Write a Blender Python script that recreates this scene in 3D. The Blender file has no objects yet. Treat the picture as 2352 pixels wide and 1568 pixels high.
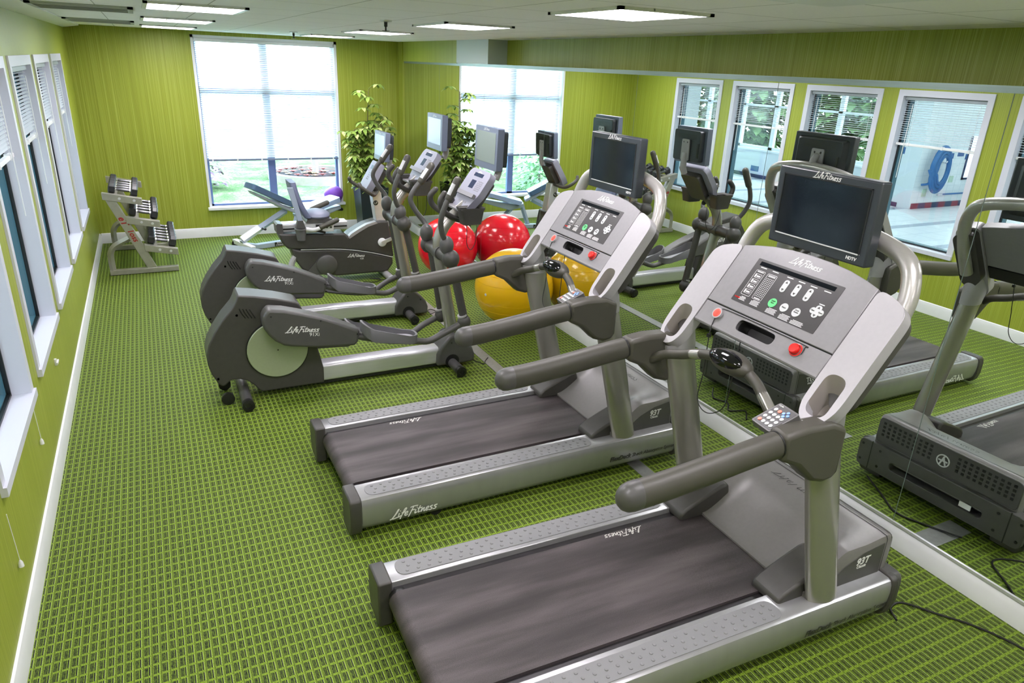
import bpy, bmesh, math, random
from mathutils import Vector, Matrix
random.seed(7)
SC = bpy.context.scene
COL = SC.collection
PI = math.pi
W, L, H = 3.775, 9.562, 2.413          # mirror plane, window wall, ceiling
CAMX, CAMH = 0.6754, 2.18
LAMP_E, SKY_E, EXPO = 18.0, 8.0, 0.92

# ------------------------------------------------------------------ helpers
def V3(*a): return Vector(a)
def lin(c):
    f = lambda v: v/12.92 if v <= .04045 else ((v+.055)/1.055)**2.4
    return tuple(f(v/255) for v in c)
def cr(pts, n=6, closed=False):
    """Catmull-Rom through points"""
    P = [Vector(p) for p in pts]; out = []; N = len(P)
    if N < 3: return P
    rng = N if closed else N-1
    for i in range(rng):
        if closed: a, b, c, d = P[(i-1) % N], P[i], P[(i+1) % N], P[(i+2) % N]
        else: a, b, c, d = P[max(i-1, 0)], P[i], P[i+1], P[min(i+2, N-1)]
        for k in range(n):
            t = k/n
            out.append(.5*((2*b)+(c-a)*t+(2*a-5*b+4*c-d)*t*t+(3*b-a-3*c+d)*t**3))
    if not closed: out.append(P[-1])
    return out
def rp(pts, r, n=4):
    """fillet the corners of a 2-D polygon"""
    P = [Vector(p) for p in pts]; out = []; N = len(P)
    for i in range(N):
        a, b, c = P[i-1], P[i], P[(i+1) % N]
        u, v = (a-b), (c-b); lu, lv = u.length, v.length
        k = min(r, lu*.48, lv*.48); p, q = b+u/lu*k, b+v/lv*k
        for j in range(n+1):
            t = j/n; out.append((1-t)**2*p+2*t*(1-t)*b+t*t*q)
    return [tuple(x) for x in out]
def ell(cx, cy, rx, ry, n=28, rot=0):
    c, s = math.cos(rot), math.sin(rot)
    return [(cx+c*rx*math.cos(2*PI*i/n)-s*ry*math.sin(2*PI*i/n), cy+s*rx*math.cos(2*PI*i/n)+c*ry*math.sin(2*PI*i/n)) for i in range(n)]
def pill(x0, x1, y0, y1, n=8):
    return rp([(x0, y0), (x1, y0), (x1, y1), (x0, y1)], min(abs(x1-x0), abs(y1-y0))/2, n)

class B:
    def __init__(s): s.bm = bmesh.new()
    def face(s, vs):
        try: return s.bm.faces.new(vs)
        except ValueError: return None
    def ngon(s, pts): s.face([s.bm.verts.new(p) for p in pts]); return s
    def box(s, x0, x1, y0, y1, z0, z1):
        v = [s.bm.verts.new((x, y, z)) for x in (x0, x1) for y in (y0, y1) for z in (z0, z1)]
        for f in ((0, 1, 3, 2), (4, 6, 7, 5), (0, 4, 5, 1), (2, 3, 7, 6), (0, 2, 6, 4), (1, 5, 7, 3)): s.face([v[i] for i in f])
        return s
    def obox(s, c, size, ax=None, ay=None):
        ax = Vector(ax or (1, 0, 0)).normalized(); ay = Vector(ay or (0, 1, 0)); az = ax.cross(ay).normalized(); ay = az.cross(ax).normalized()
        c = Vector(c); a, b, d = [k/2 for k in size]
        v = [s.bm.verts.new(c+ax*x+ay*y+az*z) for x in (-a, a) for y in (-b, b) for z in (-d, d)]
        for f in ((0, 1, 3, 2), (4, 6, 7, 5), (0, 4, 5, 1), (2, 3, 7, 6), (0, 2, 6, 4), (1, 5, 7, 3)): s.face([v[i] for i in f])
        return s
    def prism(s, pts, t0, t1, ax='y', sc=1.0):
        f = {'y': lambda p, t: (p[0], t, p[1]), 'x': lambda p, t: (t, p[0], p[1]), 'z': lambda p, t: (p[0], p[1], t)}[ax]
        s.loft([[f(p, t0) for p in pts], [f(p, t1) for p in pts]]); return s
    def loft(s, rings, cap=True, closed=False):
        R = [[s.bm.verts.new(p) for p in r] for r in rings]; n = len(R[0])
        m = len(R)
        for i in range(m if closed else m-1):
            a, b = R[i], R[(i+1) % m]
            for j in range(n): s.face([a[j], a[(j+1) % n], b[(j+1) % n], b[j]])
        if cap and not closed: s.face(R[0][::-1]); s.face(R[-1])
        return s
    def tube(s, pts, r, n=12, sub=6, closed=False, oval=1.0, up=None, dome=False, smooth=True):
        P = cr(pts, sub, closed) if smooth and len(pts) > 2 else [Vector(p) for p in pts]
        N = len(P); rs = r if isinstance(r, (list, tuple)) else None
        up = Vector(up or (0, 0, 1)); rings = []; prev = None
        for i in range(N):
            if closed: t = P[(i+1) % N]-P[i-1]
            else: t = P[min(i+1, N-1)]-P[max(i-1, 0)]
            t.normalize()
            if prev is None:
                u = up-t*up.dot(t)
                if u.length < 1e-3: u = V3(1, 0, 0)-t*t.x
            else: u = prev-t*prev.dot(t)
            if u.length < 1e-4: u = t.orthogonal()
            u.normalize(); prev = u; w = t.cross(u)
            rr = r if not rs else rs[0]+(rs[-1]-rs[0])*i/max(N-1, 1) if len(rs) == 2 else rs[min(int(i*len(rs)/N), len(rs)-1)]
            rings.append([P[i]+u*rr*math.cos(2*PI*k/n)+w*rr*oval*math.sin(2*PI*k/n) for k in range(n)])
        if dome and not closed:
            for end in (0, -1):
                c = P[end]; t = (P[0]-P[1]).normalized() if end == 0 else (P[-1]-P[-2]).normalized()
                base = rings[end]; rad = (base[0]-c).length
                add = [[c+(q-c)*math.cos(a)+t*rad*math.sin(a) for q in base] for a in (.4, .8, 1.15, 1.45)]
                rings = add[::-1]+rings if end == 0 else rings+add
        return s.loft(rings, True, closed)
    def lathe(s, prof, c=(0, 0, 0), ax=(0, 0, 1), n=24, cap=True):
        ax = Vector(ax).normalized(); u = ax.orthogonal().normalized(); w = ax.cross(u); c = Vector(c)
        return s.loft([[c+ax*z+(u*math.cos(2*PI*k/n)+w*math.sin(2*PI*k/n))*max(r, 1e-4) for k in range(n)] for r, z in prof], cap)
    def ball(s, c, rx, ry=None, rz=None, n=20, m=12):
        ry = rx if ry is None else ry; rz = rx if rz is None else rz
        return s.loft([[(c[0]+rx*math.sin(a)*math.cos(2*PI*k/n), c[1]+ry*math.sin(a)*math.sin(2*PI*k/n), c[2]+rz*math.cos(a)) for k in range(n)]
                       for a in [max(.02, min(PI-.02, PI*i/m)) for i in range(m+1)]])
    def plate(s, outer, holes, fr, thick):
        o, ux, uy, nn = fr; o = Vector(o)
        P = lambda p, h: o+ux*p[0]+uy*p[1]+nn*h
        edges = []
        for loop in [outer]+list(holes):
            vs = [s.bm.verts.new(P(p, 0)) for p in loop]
            edges += [s.bm.edges.new((vs[i-1], vs[i])) for i in range(len(vs))]
        g = bmesh.ops.triangle_fill(s.bm, use_beauty=True, use_dissolve=False, edges=edges)
        fs = [f for f in g['geom'] if isinstance(f, bmesh.types.BMFace)]
        if thick:
            e = bmesh.ops.extrude_face_region(s.bm, geom=fs, use_keep_orig=True)
            bmesh.ops.translate(s.bm, vec=-nn*thick, verts=[v for v in e['geom'] if isinstance(v, bmesh.types.BMVert)])
        return s
    def leaf(s, p, d, ln, wd, up=(0, 0, 1), droop=.25):
        p = Vector(p); d = Vector(d).normalized(); sd = d.cross(Vector(up))
        if sd.length < .05: sd = d.orthogonal()
        sd.normalize(); u = sd.cross(d)
        q = lambda f, w: s.bm.verts.new(p+d*ln*f-u*droop*ln*f*f+sd*w*wd+u*abs(w)*wd*.25)
        a, b1, m1, b2, c1, m2, c2, e = q(0, 0), q(.35, -.5), q(.35, 0), q(.35, .5), q(.7, -.4), q(.7, 0), q(.7, .4), q(1, 0)
        for f in ((a, b1, m1), (a, m1, b2), (b1, c1, m2, m1), (m1, m2, c2, b2), (c1, e, m2), (m2, e, c2)): s.face(f)
        return s

def obj(name, b, mat=None, parent=None, bevel=0, seg=2, ang=35, solid=True, **kw):
    bm = b.bm
    if solid: bmesh.ops.recalc_face_normals(bm, faces=bm.faces)
    me = bpy.data.meshes.new(name); bm.to_mesh(me); bm.free()
    me.polygons.foreach_set('use_smooth', [True]*len(me.polygons))
    try: me.set_sharp_from_angle(angle=math.radians(ang))
    except Exception: pass
    if mat: me.materials.append(mat)
    o = bpy.data.objects.new(name, me); COL.objects.link(o)
    if parent: o.parent = parent
    if bevel:
        m = o.modifiers.new('edge', 'BEVEL'); m.width = bevel; m.segments = seg; m.limit_method = 'ANGLE'; m.angle_limit = math.radians(40)
    for k, v in kw.items(): o[k] = v
    return o
def thing(name, label, cat, loc=(0, 0, 0), rz=0, group=None, scale=None):
    o = bpy.data.objects.new(name, None); COL.objects.link(o); o.location = loc; o.rotation_euler = (0, 0, rz)
    o.empty_display_size = .1; o['label'] = label; o['category'] = cat
    if scale: o.scale = scale
    if group: o['group'] = group
    return o
def tag(o, label, cat, group=None):
    o['label'] = label; o['category'] = cat
    if group: o['group'] = group
    return o
def struct(o): o['kind'] = 'structure'; return o
def kids(o): return [c for c in COL.objects if c.parent == o]
def copy_tree(o, parent=None):
    ch = kids(o)
    c = o.copy(); COL.objects.link(c)
    if parent: c.parent = parent
    for k in ch: copy_tree(k, c)
    return c

# lettering -----------------------------------------------------------------
def frame(x, y):
    x = Vector(x).normalized(); y = Vector(y); n = x.cross(y).normalized(); y = n.cross(x); return x, y, n
def text(name, body, mat, parent, o, x, y, size, shear=0, ext=.0006, align='CENTER', fit=None, bold=0):
    cu = bpy.data.curves.new(name, 'FONT'); cu.body = body; cu.size = size; cu.shear = shear; cu.extrude = ext; cu.align_x = align; cu.align_y = 'CENTER'
    cu.resolution_u = 3; cu.offset = bold
    tmp = bpy.data.objects.new('tmp', cu); COL.objects.link(tmp); bpy.context.view_layer.update()
    me = bpy.data.meshes.new_from_object(tmp); bpy.data.objects.remove(tmp); bpy.data.curves.remove(cu)
    X, Y, N = frame(x, y); o = Vector(o)
    k = 1
    if fit and len(me.vertices):
        xs = [v.co.x for v in me.vertices]; k = fit/max(1e-6, max(xs)-min(xs))
    for v in me.vertices: v.co = o+X*v.co.x*k+Y*v.co.y*k+N*v.co.z
    me.materials.clear(); me.materials.append(mat)
    ob = bpy.data.objects.new(name, me); COL.objects.link(ob)
    if parent: ob.parent = parent
    return ob
# handwritten maker's lettering, as pen strokes in a 10 x 2 box
LOGO = [[(-.35, .0), (.2, .22), (1.0, 1.25), (1.35, 1.95), (1.15, 1.9), (.7, 1.0), (.15, .12), (.9, .12), (1.55, .3)],
        [(1.55, 1.1), (1.45, .45), (1.6, .2), (1.95, .5)], [(1.68, 1.5), (1.8, 1.58)],
        [(1.85, -.35), (2.2, .6), (2.65, 1.8), (3.0, 1.9), (2.75, 1.3), (2.3, .8)], [(2.05, 1.0), (2.85, 1.08)],
        [(2.8, .55), (3.3, .75), (3.35, 1.05), (3.0, 1.0), (2.78, .6), (2.95, .2), (3.5, .4)],
        [(3.65, -.3), (3.95, .4), (4.35, 1.4), (4.5, 1.85)], [(3.85, 1.8), (4.5, 1.95), (5.5, 1.9)], [(4.05, 1.0), (4.5, 1.12), (5.0, 1.08)],
        [(5.15, 1.05), (5.0, .45), (5.1, .2), (5.45, .45)], [(5.3, 1.45), (5.42, 1.52)],
        [(6.05, 1.75), (5.75, .8), (5.75, .25), (6.15, .4)], [(5.5, 1.15), (6.6, 1.2)],
        [(6.5, 1.0), (6.35, .2), (6.7, .8), (7.0, 1.0), (6.95, .5), (7.05, .2), (7.3, .4)],
        [(7.4, .55), (7.9, .75), (7.95, 1.05), (7.6, 1.0), (7.4, .6), (7.55, .2), (8.0, .35)],
        [(8.9, 1.05), (8.4, 1.0), (8.4, .75), (8.75, .55), (8.6, .2), (8.1, .2)],
        [(9.9, 1.05), (9.3, 1.0), (9.3, .75), (9.65, .55), (9.5, .2), (8.95, .2)]]
def logo(name, mat, parent, o, x, y, width, pen=.12, lift=.0006, slant=.15):
    X, Y, N = frame(x, y); o = Vector(o); k = width/10.2; b = B()
    for st in LOGO:
        P = cr([(p[0], p[1], 0) for p in st], 4) if len(st) > 2 else [Vector((*p, 0)) for p in st]
        tops, bots = [], []
        for i in range(len(P)):
            t = P[min(i+1, len(P)-1)]-P[max(i-1, 0)]; t.normalize(); s = Vector((-t.y, t.x, 0))*pen
            for lst, q in ((tops, P[i]+s), (bots, P[i]-s)):
                lst.append(o+X*(q.x-4.9+slant*q.y)*k+Y*(q.y-.9)*k+N*lift)
        vt = [b.bm.verts.new(p) for p in tops]; vb = [b.bm.verts.new(p) for p in bots]
        for i in range(len(P)-1): b.face([vb[i], vb[i+1], vt[i+1], vt[i]])
    return obj(name, b, mat, parent, solid=False)

# materials -----------------------------------------------------------------
def mat(name, c, rough=.5, metal=0, noise=0, nscale=60, bump=0, bscale=400, spec=.5, coat=0, emit=None, estr=0, trans=0):
    m = bpy.data.materials.new(name); m.use_nodes = True; nt = m.node_tree; p = nt.nodes['Principled BSDF']
    col = (*lin(c), 1)
    p.inputs['Base Color'].default_value = col; p.inputs['Roughness'].default_value = rough; p.inputs['Metallic'].default_value = metal
    p.inputs['Specular IOR Level'].default_value = spec; p.inputs['Coat Weight'].default_value = coat
    if trans: p.inputs['Transmission Weight'].default_value = trans
    if emit: p.inputs['Emission Color'].default_value = (*lin(emit), 1); p.inputs['Emission Strength'].default_value = estr
    tc = nt.nodes.new('ShaderNodeTexCoord')
    if noise:
        n = nt.nodes.new('ShaderNodeTexNoise'); n.inputs['Scale'].default_value = nscale; n.inputs['Detail'].default_value = 4
        nt.links.new(tc.outputs['Object'], n.inputs['Vector'])
        r = nt.nodes.new('ShaderNodeMapRange'); r.inputs[1].default_value = .3; r.inputs[2].default_value = .7; r.inputs[3].default_value = 1-noise; r.inputs[4].default_value = 1+noise
        nt.links.new(n.outputs['Fac'], r.inputs[0])
        v = nt.nodes.new('ShaderNodeVectorMath'); v.operation = 'SCALE'; v.inputs[0].default_value = col[:3]
        nt.links.new(r.outputs[0], v.inputs['Scale']); nt.links.new(v.outputs[0], p.inputs['Base Color'])
    if bump:
        n = nt.nodes.new('ShaderNodeTexNoise'); n.inputs['Scale'].default_value = bscale; nt.links.new(tc.outputs['Object'], n.inputs['Vector'])
        b = nt.nodes.new('ShaderNodeBump'); b.inputs['Strength'].default_value = bump; b.inputs['Distance'].default_value = .002
        nt.links.new(n.outputs['Fac'], b.inputs['Height']); nt.links.new(b.outputs['Normal'], p.inputs['Normal'])
    return m
class NT:
    """tiny node-graph helper"""
    def __init__(s, name):
        s.m = bpy.data.materials.new(name); s.m.use_nodes = True; s.t = s.m.node_tree; s.p = s.t.nodes['Principled BSDF']
        s.tc = s.t.nodes.new('ShaderNodeTexCoord').outputs['Object']
    def put(s, sock, v):
        if isinstance(v, bpy.types.NodeSocket): s.t.links.new(v, sock)
        else: sock.default_value = v
    def m_(s, op, a, b=0, c=0):
        n = s.t.nodes.new('ShaderNodeMath'); n.operation = op
        for i, v in enumerate((a, b, c)): s.put(n.inputs[i], v)
        return n.outputs[0]
    def xyz(s):
        n = s.t.nodes.new('ShaderNodeSeparateXYZ'); s.t.links.new(s.tc, n.inputs[0]); return n.outputs
    def noise(s, scale=(1, 1, 1), k=1, det=3, rough=.5):
        mp = s.t.nodes.new('ShaderNodeMapping'); mp.inputs['Scale'].default_value = scale; s.t.links.new(s.tc, mp.inputs[0])
        n = s.t.nodes.new('ShaderNodeTexNoise'); n.inputs['Scale'].default_value = k; n.inputs['Detail'].default_value = det; n.inputs['Roughness'].default_value = rough
        s.t.links.new(mp.outputs[0], n.inputs['Vector']); return n.outputs['Fac']
    def ramp(s, fac, stops):
        r = s.t.nodes.new('ShaderNodeValToRGB'); e = r.color_ramp.elements
        while len(e) < len(stops): e.new(.5)
        for i, (pos, c) in enumerate(stops): e[i].position = pos; e[i].color = (*lin(c), 1)
        s.put(r.inputs[0], fac); return r.outputs[0]
    def mix(s, f, a, b):
        n = s.t.nodes.new('ShaderNodeMix'); n.data_type = 'RGBA'
        s.put(n.inputs[0], f)
        for sock, v in ((n.inputs[6], a), (n.inputs[7], b)): s.put(sock, v if isinstance(v, bpy.types.NodeSocket) else (*lin(v), 1))
        return n.outputs[2]
    def bump(s, h, st=.3, dist=.002):
        b = s.t.nodes.new('ShaderNodeBump'); b.inputs['Strength'].default_value = st; b.inputs['Distance'].default_value = dist
        s.put(b.inputs['Height'], h); s.t.links.new(b.outputs[0], s.p.inputs['Normal'])
    def out(s, col, rough=.6, spec=.5, metal=0):
        s.put(s.p.inputs['Base Color'], col); s.put(s.p.inputs['Roughness'], rough); s.p.inputs['Specular IOR Level'].default_value = spec; s.p.inputs['Metallic'].default_value = metal
        return s.m
def m_wall(name, sc):
    n = NT(name); f = n.noise(sc, 1, 5, .65); g = n.noise((.8, .8, .5), 1, 2)
    c = n.ramp(n.m_('ADD', n.m_('MULTIPLY', f, .85), n.m_('MULTIPLY', g, .15)), [(.3, (122, 134, 36)), (.5, (149, 160, 54)), (.68, (179, 188, 96))])
    n.bump(f, .08, .002); return n.out(c, .42, .35)
def m_carpet():
    n = NT('patterned green carpet'); x, y, z = n.xyz(); u = n.m_('FRACT', n.m_('DIVIDE', n.m_('ADD', x, 5), .0305)); v = n.m_('FRACT', n.m_('DIVIDE', n.m_('ADD', y, 5), .054))
    def band(t, a, b): return n.m_('MULTIPLY', n.m_('GREATER_THAN', t, a), n.m_('LESS_THAN', t, b))
    row = n.m_('LESS_THAN', v, .8); fz = n.ramp(n.noise((1, 1, 1), 260, 2), [(.35, (0, 0, 0)), (.65, (255, 255, 255))]); fine = n.ramp(n.noise((420, 60, 1), 1, 2), [(.38, (0, 0, 0)), (.62, (255, 255, 255))])
    base = n.mix(fz, (88, 116, 16), (146, 172, 50))
    blk = n.mix(fine, (10, 20, 3), (84, 104, 28))
    c = n.mix(n.m_('MULTIPLY', band(u, .06, .48), row), base, blk)
    c = n.mix(n.m_('MULTIPLY', band(u, .56, .7), row), c, (4, 12, 14))
    c = n.mix(n.m_('MULTIPLY', band(u, .7, .76), row), c, (160, 180, 110))
    c = n.mix(n.m_('MULTIPLY', band(u, .9, 1.0), .8), c, (52, 66, 10))
    big = n.noise((.5, .35, 1), 1, 2)
    n.bump(fz, .5, .003)
    return n.out(c, .62, .3)
def m_ceiling():
    n = NT('white ceiling tile'); x, y, z = n.xyz()
    def line(t, o, p, w): return n.m_('LESS_THAN', n.m_('FRACT', n.m_('DIVIDE', n.m_('ADD', t, o), p)), w/p)
    g = n.m_('MAXIMUM', line(x, 10-.711+.002, .5435, .007), line(y, 20-.315+.002, .6307, .007)); s = n.noise((1, 1, 1), 90, 3)
    c = n.mix(s, (240, 238, 242), (250, 249, 252)); c = n.mix(n.m_('MULTIPLY', g, .6), c, (120, 122, 118)); n.bump(s, .2, .003)
    return n.out(c, .9, .2)
def m_belt():
    n = NT('worn running belt'); a = n.noise((1.2, 9, 1), 1, 4); f = n.noise((1, 1, 1), 420, 3, .8)
    c = n.ramp(n.m_('ADD', n.m_('MULTIPLY', a, .6), n.m_('MULTIPLY', f, .45)), [(.36, (34, 30, 30)), (.52, (58, 52, 53)), (.7, (98, 90, 92))]); n.bump(f, .25, .001); return n.out(c, .55, .4)
def m_brush(name, c0, c1, rough=.35, sc=(3, 3, 200)):
    n = NT(name); f = n.noise(sc, 1, 3); return n.out(n.mix(f, c0, c1), rough, .5, .5)
def m_tile():
    n = NT('white pool tile'); x, y, z = n.xyz()
    def ln(t, p): return n.m_('LESS_THAN', n.m_('FRACT', n.m_('DIVIDE', n.m_('ADD', t, 30), p)), .05)
    g = n.m_('MAXIMUM', n.m_('MAXIMUM', ln(x, .2), ln(y, .2)), ln(z, .1)); s = n.noise((1, 1, 1), 3, 2)
    return n.out(n.mix(n.m_('MULTIPLY', g, .5), n.mix(s, (226, 232, 238), (240, 243, 246)), (178, 190, 204)), .2, .5)
def m_floor_tile():
    n = NT('white pool floor tile'); x, y, z = n.xyz()
    def ln(t, p, w): return n.m_('LESS_THAN', n.m_('FRACT', n.m_('DIVIDE', n.m_('ADD', t, 30), p)), w)
    g = n.m_('MAXIMUM', ln(x, .4, .03), ln(y, .4, .03)); st = n.m_('MAXIMUM', ln(y, 1.2, .14), 0)
    c = n.mix(n.m_('MULTIPLY', st, .8), (228, 230, 236), (150, 156, 176)); return n.out(n.mix(n.m_('MULTIPLY', g, .5), c, (170, 176, 190)), .25, .5)
def m_grass():
    n = NT('mottled lawn'); a = n.noise((1, 1, 1), 2.2, 4, .7); b = n.noise((1, 1, 1), 30, 3, .7)  # mottled tones of the grass itself
    return n.out(n.ramp(n.m_('ADD', n.m_('MULTIPLY', a, .55), n.m_('MULTIPLY', b, .45)), [(.36, (62, 86, 60)), (.5, (96, 116, 86)), (.62, (136, 148, 118))]), 1, 0)
def m_slat(name, c, tr):
    m = bpy.data.materials.new(name); m.use_nodes = True; t = m.node_tree; t.nodes.clear()
    o = t.nodes.new('ShaderNodeOutputMaterial'); d = t.nodes.new('ShaderNodeBsdfDiffuse'); r = t.nodes.new('ShaderNodeBsdfTranslucent'); x = t.nodes.new('ShaderNodeMixShader')
    d.inputs[0].default_value = (*lin(c), 1); r.inputs[0].default_value = (*lin(c), 1); x.inputs[0].default_value = tr
    t.links.new(d.outputs[0], x.inputs[1]); t.links.new(r.outputs[0], x.inputs[2]); t.links.new(x.outputs[0], o.inputs[0]); return m
def m_glass(name, tint=(235, 245, 243), k=.06):
    m = bpy.data.materials.new(name); m.use_nodes = True; t = m.node_tree; t.nodes.clear()
    o = t.nodes.new('ShaderNodeOutputMaterial'); a = t.nodes.new('ShaderNodeBsdfTransparent'); g = t.nodes.new('ShaderNodeBsdfGlossy'); x = t.nodes.new('ShaderNodeMixShader')
    a.inputs[0].default_value = (*lin(tint), 1); g.inputs['Roughness'].default_value = .0; x.inputs[0].default_value = k
    t.links.new(a.outputs[0], x.inputs[1]); t.links.new(g.outputs[0], x.inputs[2]); t.links.new(x.outputs[0], o.inputs[0]); return m
def m_mirror():
    m = bpy.data.materials.new('silvered mirror glass'); m.use_nodes = True; t = m.node_tree; t.nodes.clear()
    o = t.nodes.new('ShaderNodeOutputMaterial'); g = t.nodes.new('ShaderNodeBsdfGlossy'); g.inputs['Roughness'].default_value = .0; g.inputs[0].default_value = (.86, .91, .88, 1)
    t.links.new(g.outputs[0], o.inputs[0]); return m
def m_leaf(name, c0, c1):
    n = NT(name); f = n.noise((1, 1, 1), 9, 3); c = n.mix(f, c0, c1)
    n.p.inputs['Transmission Weight'].default_value = 0
    return n.out(c, .4, .4)

WALLM = m_wall('striped green wallpaper', (190, 190, .45))
CARPET = m_carpet(); CEILM = m_ceiling(); BELT = m_belt()
WHITE = mat('white paint', (226, 228, 230), .4, noise=.03, nscale=8)
COLUMNW = mat('pale column paint', (196, 206, 204), .5)
SILVER = mat('silver plastic', (166, 164, 167), .36, .15, noise=.02)
GREY = mat('grey plastic', (128, 126, 129), .42, .1, noise=.03, bump=.08)
HOODG = mat('satin grey hood plastic', (126, 123, 123), .38, .15, noise=.03, bump=.05)
POSTM = mat('silver post paint', (160, 158, 152), .24, .55, noise=.02, nscale=4)
RAILM = m_brush('brushed aluminium', (156, 156, 158), (172, 172, 174), .26, (14, 2, 4))
ALU = m_brush('pale aluminium', (206, 207, 212), (222, 222, 228), .28, (2, 60, 60))
DARK = mat('charcoal textured plastic', (66, 64, 62), .42, noise=.06, nscale=30, bump=.18, bscale=700)
DARKS = mat('graphite plastic', (78, 77, 76), .4, noise=.05, nscale=20, bump=.1, bscale=600)
BLACK = mat('black plastic', (26, 26, 27), .4)
GRIP = mat('dark grip rubber', (70, 68, 61), .48, bump=.12, bscale=500)
PADG = mat('grey grip pad', (122, 122, 124), .5)
SCREEN = mat('dark glass screen', (8, 13, 22), .1, spec=.4)
SCREENL = mat('pale unlit lcd screen', (134, 146, 146), .15, spec=.5)
SCREENB = mat('bluish screen sheen', (176, 190, 222), .12, spec=.6)
BEZEL = mat('dark television bezel', (48, 52, 58), .35)
BEZELB = mat('slate television bezel', (104, 112, 132), .35)
WTXT = mat('white lettering', (236, 236, 236), .5)
GTXT = mat('pale grey lettering', (205, 206, 208), .5)
BTXT = mat('dark lettering', (44, 44, 42), .5)
CHROME = mat('chrome', (226, 226, 230), .12, 1)
RED = mat('red button plastic', (222, 26, 18), .3)
ORANGE = mat('bright red button face', (255, 70, 50), .35)
GREENB = mat('green button', (96, 214, 128), .4)
BTN = mat('pale button', (196, 198, 200), .4)
CORD = mat('black cord', (20, 20, 20), .5)
REDTXT = mat('dark red lettering', (150, 20, 24), .5)
GASKET = mat('black window gasket', (22, 24, 28), .4)
TEAL = mat('blue green glass edge', (64, 110, 128), .2)
GLASS = m_glass('clear window glass'); MIRROR = m_mirror()
SLAT = m_slat('white blind slat', (240, 243, 248), .55); SLATG = m_slat('pale grey blind slat', (214, 220, 224), .3)
BLUEPAD = mat('slate blue vinyl', (78, 104, 136), .35, noise=.04)
BLUEGREY = mat('pale blue grey steel', (172, 184, 206), .3, .3)
RACKM = m_brush('silver grey steel', (150, 148, 138), (170, 168, 158), .4, (20, 20, 20))
# ------------------------------------------------------------------ the room
Y0 = -2.6
struct(obj('floor', B().box(-.16, W+.32, Y0, L+.15, -.06, 0), CARPET))
struct(obj('ceiling', B().box(-.16, W+.32, Y0, L+.15, H, H+.08), CEILM))
WIN = [(7.588, 8.492), (6.375, 7.348), (5.195, 6.142), (4.054, 4.965), (2.87, 3.775)]      # side windows, far to near
WZ0, WZ1 = .601, 2.093
b = B(); b.box(-.16, 0, Y0, L+.15, 0, WZ0); b.box(-.16, 0, Y0, L+.15, WZ1, H)
ys = [Y0]+[v for w in reversed(WIN) for v in w]+[L+.15]
for i in range(0, len(ys), 2): b.box(-.16, 0, ys[i], ys[i+1], WZ0, WZ1)
struct(obj('wall_left', b, WALLM))
BX0, BX1, BZ0, BZ1 = 1.25, 2.935, .36, 2.372
b = B(); b.box(0, BX0, L, L+.15, 0, H); b.box(BX1, W+.32, L, L+.15, 0, H); b.box(BX0, BX1, L, L+.15, 0, BZ0); b.box(BX0, BX1, L, L+.15, BZ1, H)
struct(obj('wall_back', b, WALLM))
ZT, MY1 = 2.187, 9.385
b = B(); b.box(W+.012, W+.32, Y0, MY1, 0, ZT-.004); b.box(W-.03, W+.32, MY1, L, 0, H)
b.box(W+.19, W+.32, Y0, 7.56, ZT-.004, H); b.box(W-.02, W+.32, 7.56, MY1, ZT-.004, H)
struct(obj('wall_right', b, WALLM))
struct(obj('trim_1', B().box(W-.02, W+.19, 6.744, 7.56, ZT, H), COLUMNW))
struct(obj('trim_2', B().prism([(0, H-.001), (.15, H-.001), (.15, H-.012), (.04, H-.03), (0, H-.035)], Y0, L), WHITE))
struct(obj('wall_front', B().box(-.16, W+.32, Y0-.1, Y0, 0, H), WALLM))
bp = [(0, 0), (.016, 0), (.016, .088), (.012, .1), (.009, .114), (0, .12)]
struct(obj('baseboard_left', B().prism(bp, Y0, L), WHITE))
struct(obj('baseboard_back', B().prism([(L-p[0], p[1]) for p in bp], .016, W-.02, 'x'), WHITE))
struct(obj('baseboard_right', B().prism([(W+.012-p[0]*1.5, p[1]) for p in bp], Y0, L-.016), WHITE))
TRIMS = m_brush('grey green mirror channel', (128, 146, 140), (150, 166, 160), .3)
struct(obj('trim_3', B().box(W-.008, W+.012, Y0, MY1, ZT-.028, ZT), TRIMS))
struct(obj('trim_4', B().box(W-.006, W+.012, Y0, MY1, .12, .134), ALU))
# mirror panels
EDGEM = mat('pale mirror edge', (120, 136, 130), .3)
MS = [MY1, 8.128, 6.85, 5.562, 4.269, 2.982, 1.75, .4, -1.0, Y0]
MLAB = ['mirror panel at the window end of the green wall', 'mirror panel behind the bicycle console, second from the window end', 'mirror panel behind the red exercise ball', 'mirror panel behind the yellow exercise ball',
        'mirror panel showing the two farther side windows', 'mirror panel behind the nearest treadmill television', 'mirror panel showing the nearest treadmill base', 'mirror panel beside the camera end of the room', 'mirror panel nearest the entrance']
for i in range(len(MS)-1):
    if i == 7: break
    p = obj('mirror_panel', B().box(W, W+.006, MS[i+1]+.002, MS[i]-.002, .134, ZT-.028), MIRROR)
    tag(p, MLAB[i], 'mirror', 'mirror panels along the wall')
    e = B().box(W-.0004, W+.006, MS[i+1]-.001, MS[i+1]+.001, .134, ZT-.028)
    obj('polished_edge', e, EDGEM, p)
if MS[6] > -1:
    p = obj('mirror_panel', B().box(W, W+.006, Y0, .398, .134, ZT-.028), MIRROR); tag(p, 'mirror panel running on past the nearest treadmill', 'mirror', 'mirror panels along the wall')

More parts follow.
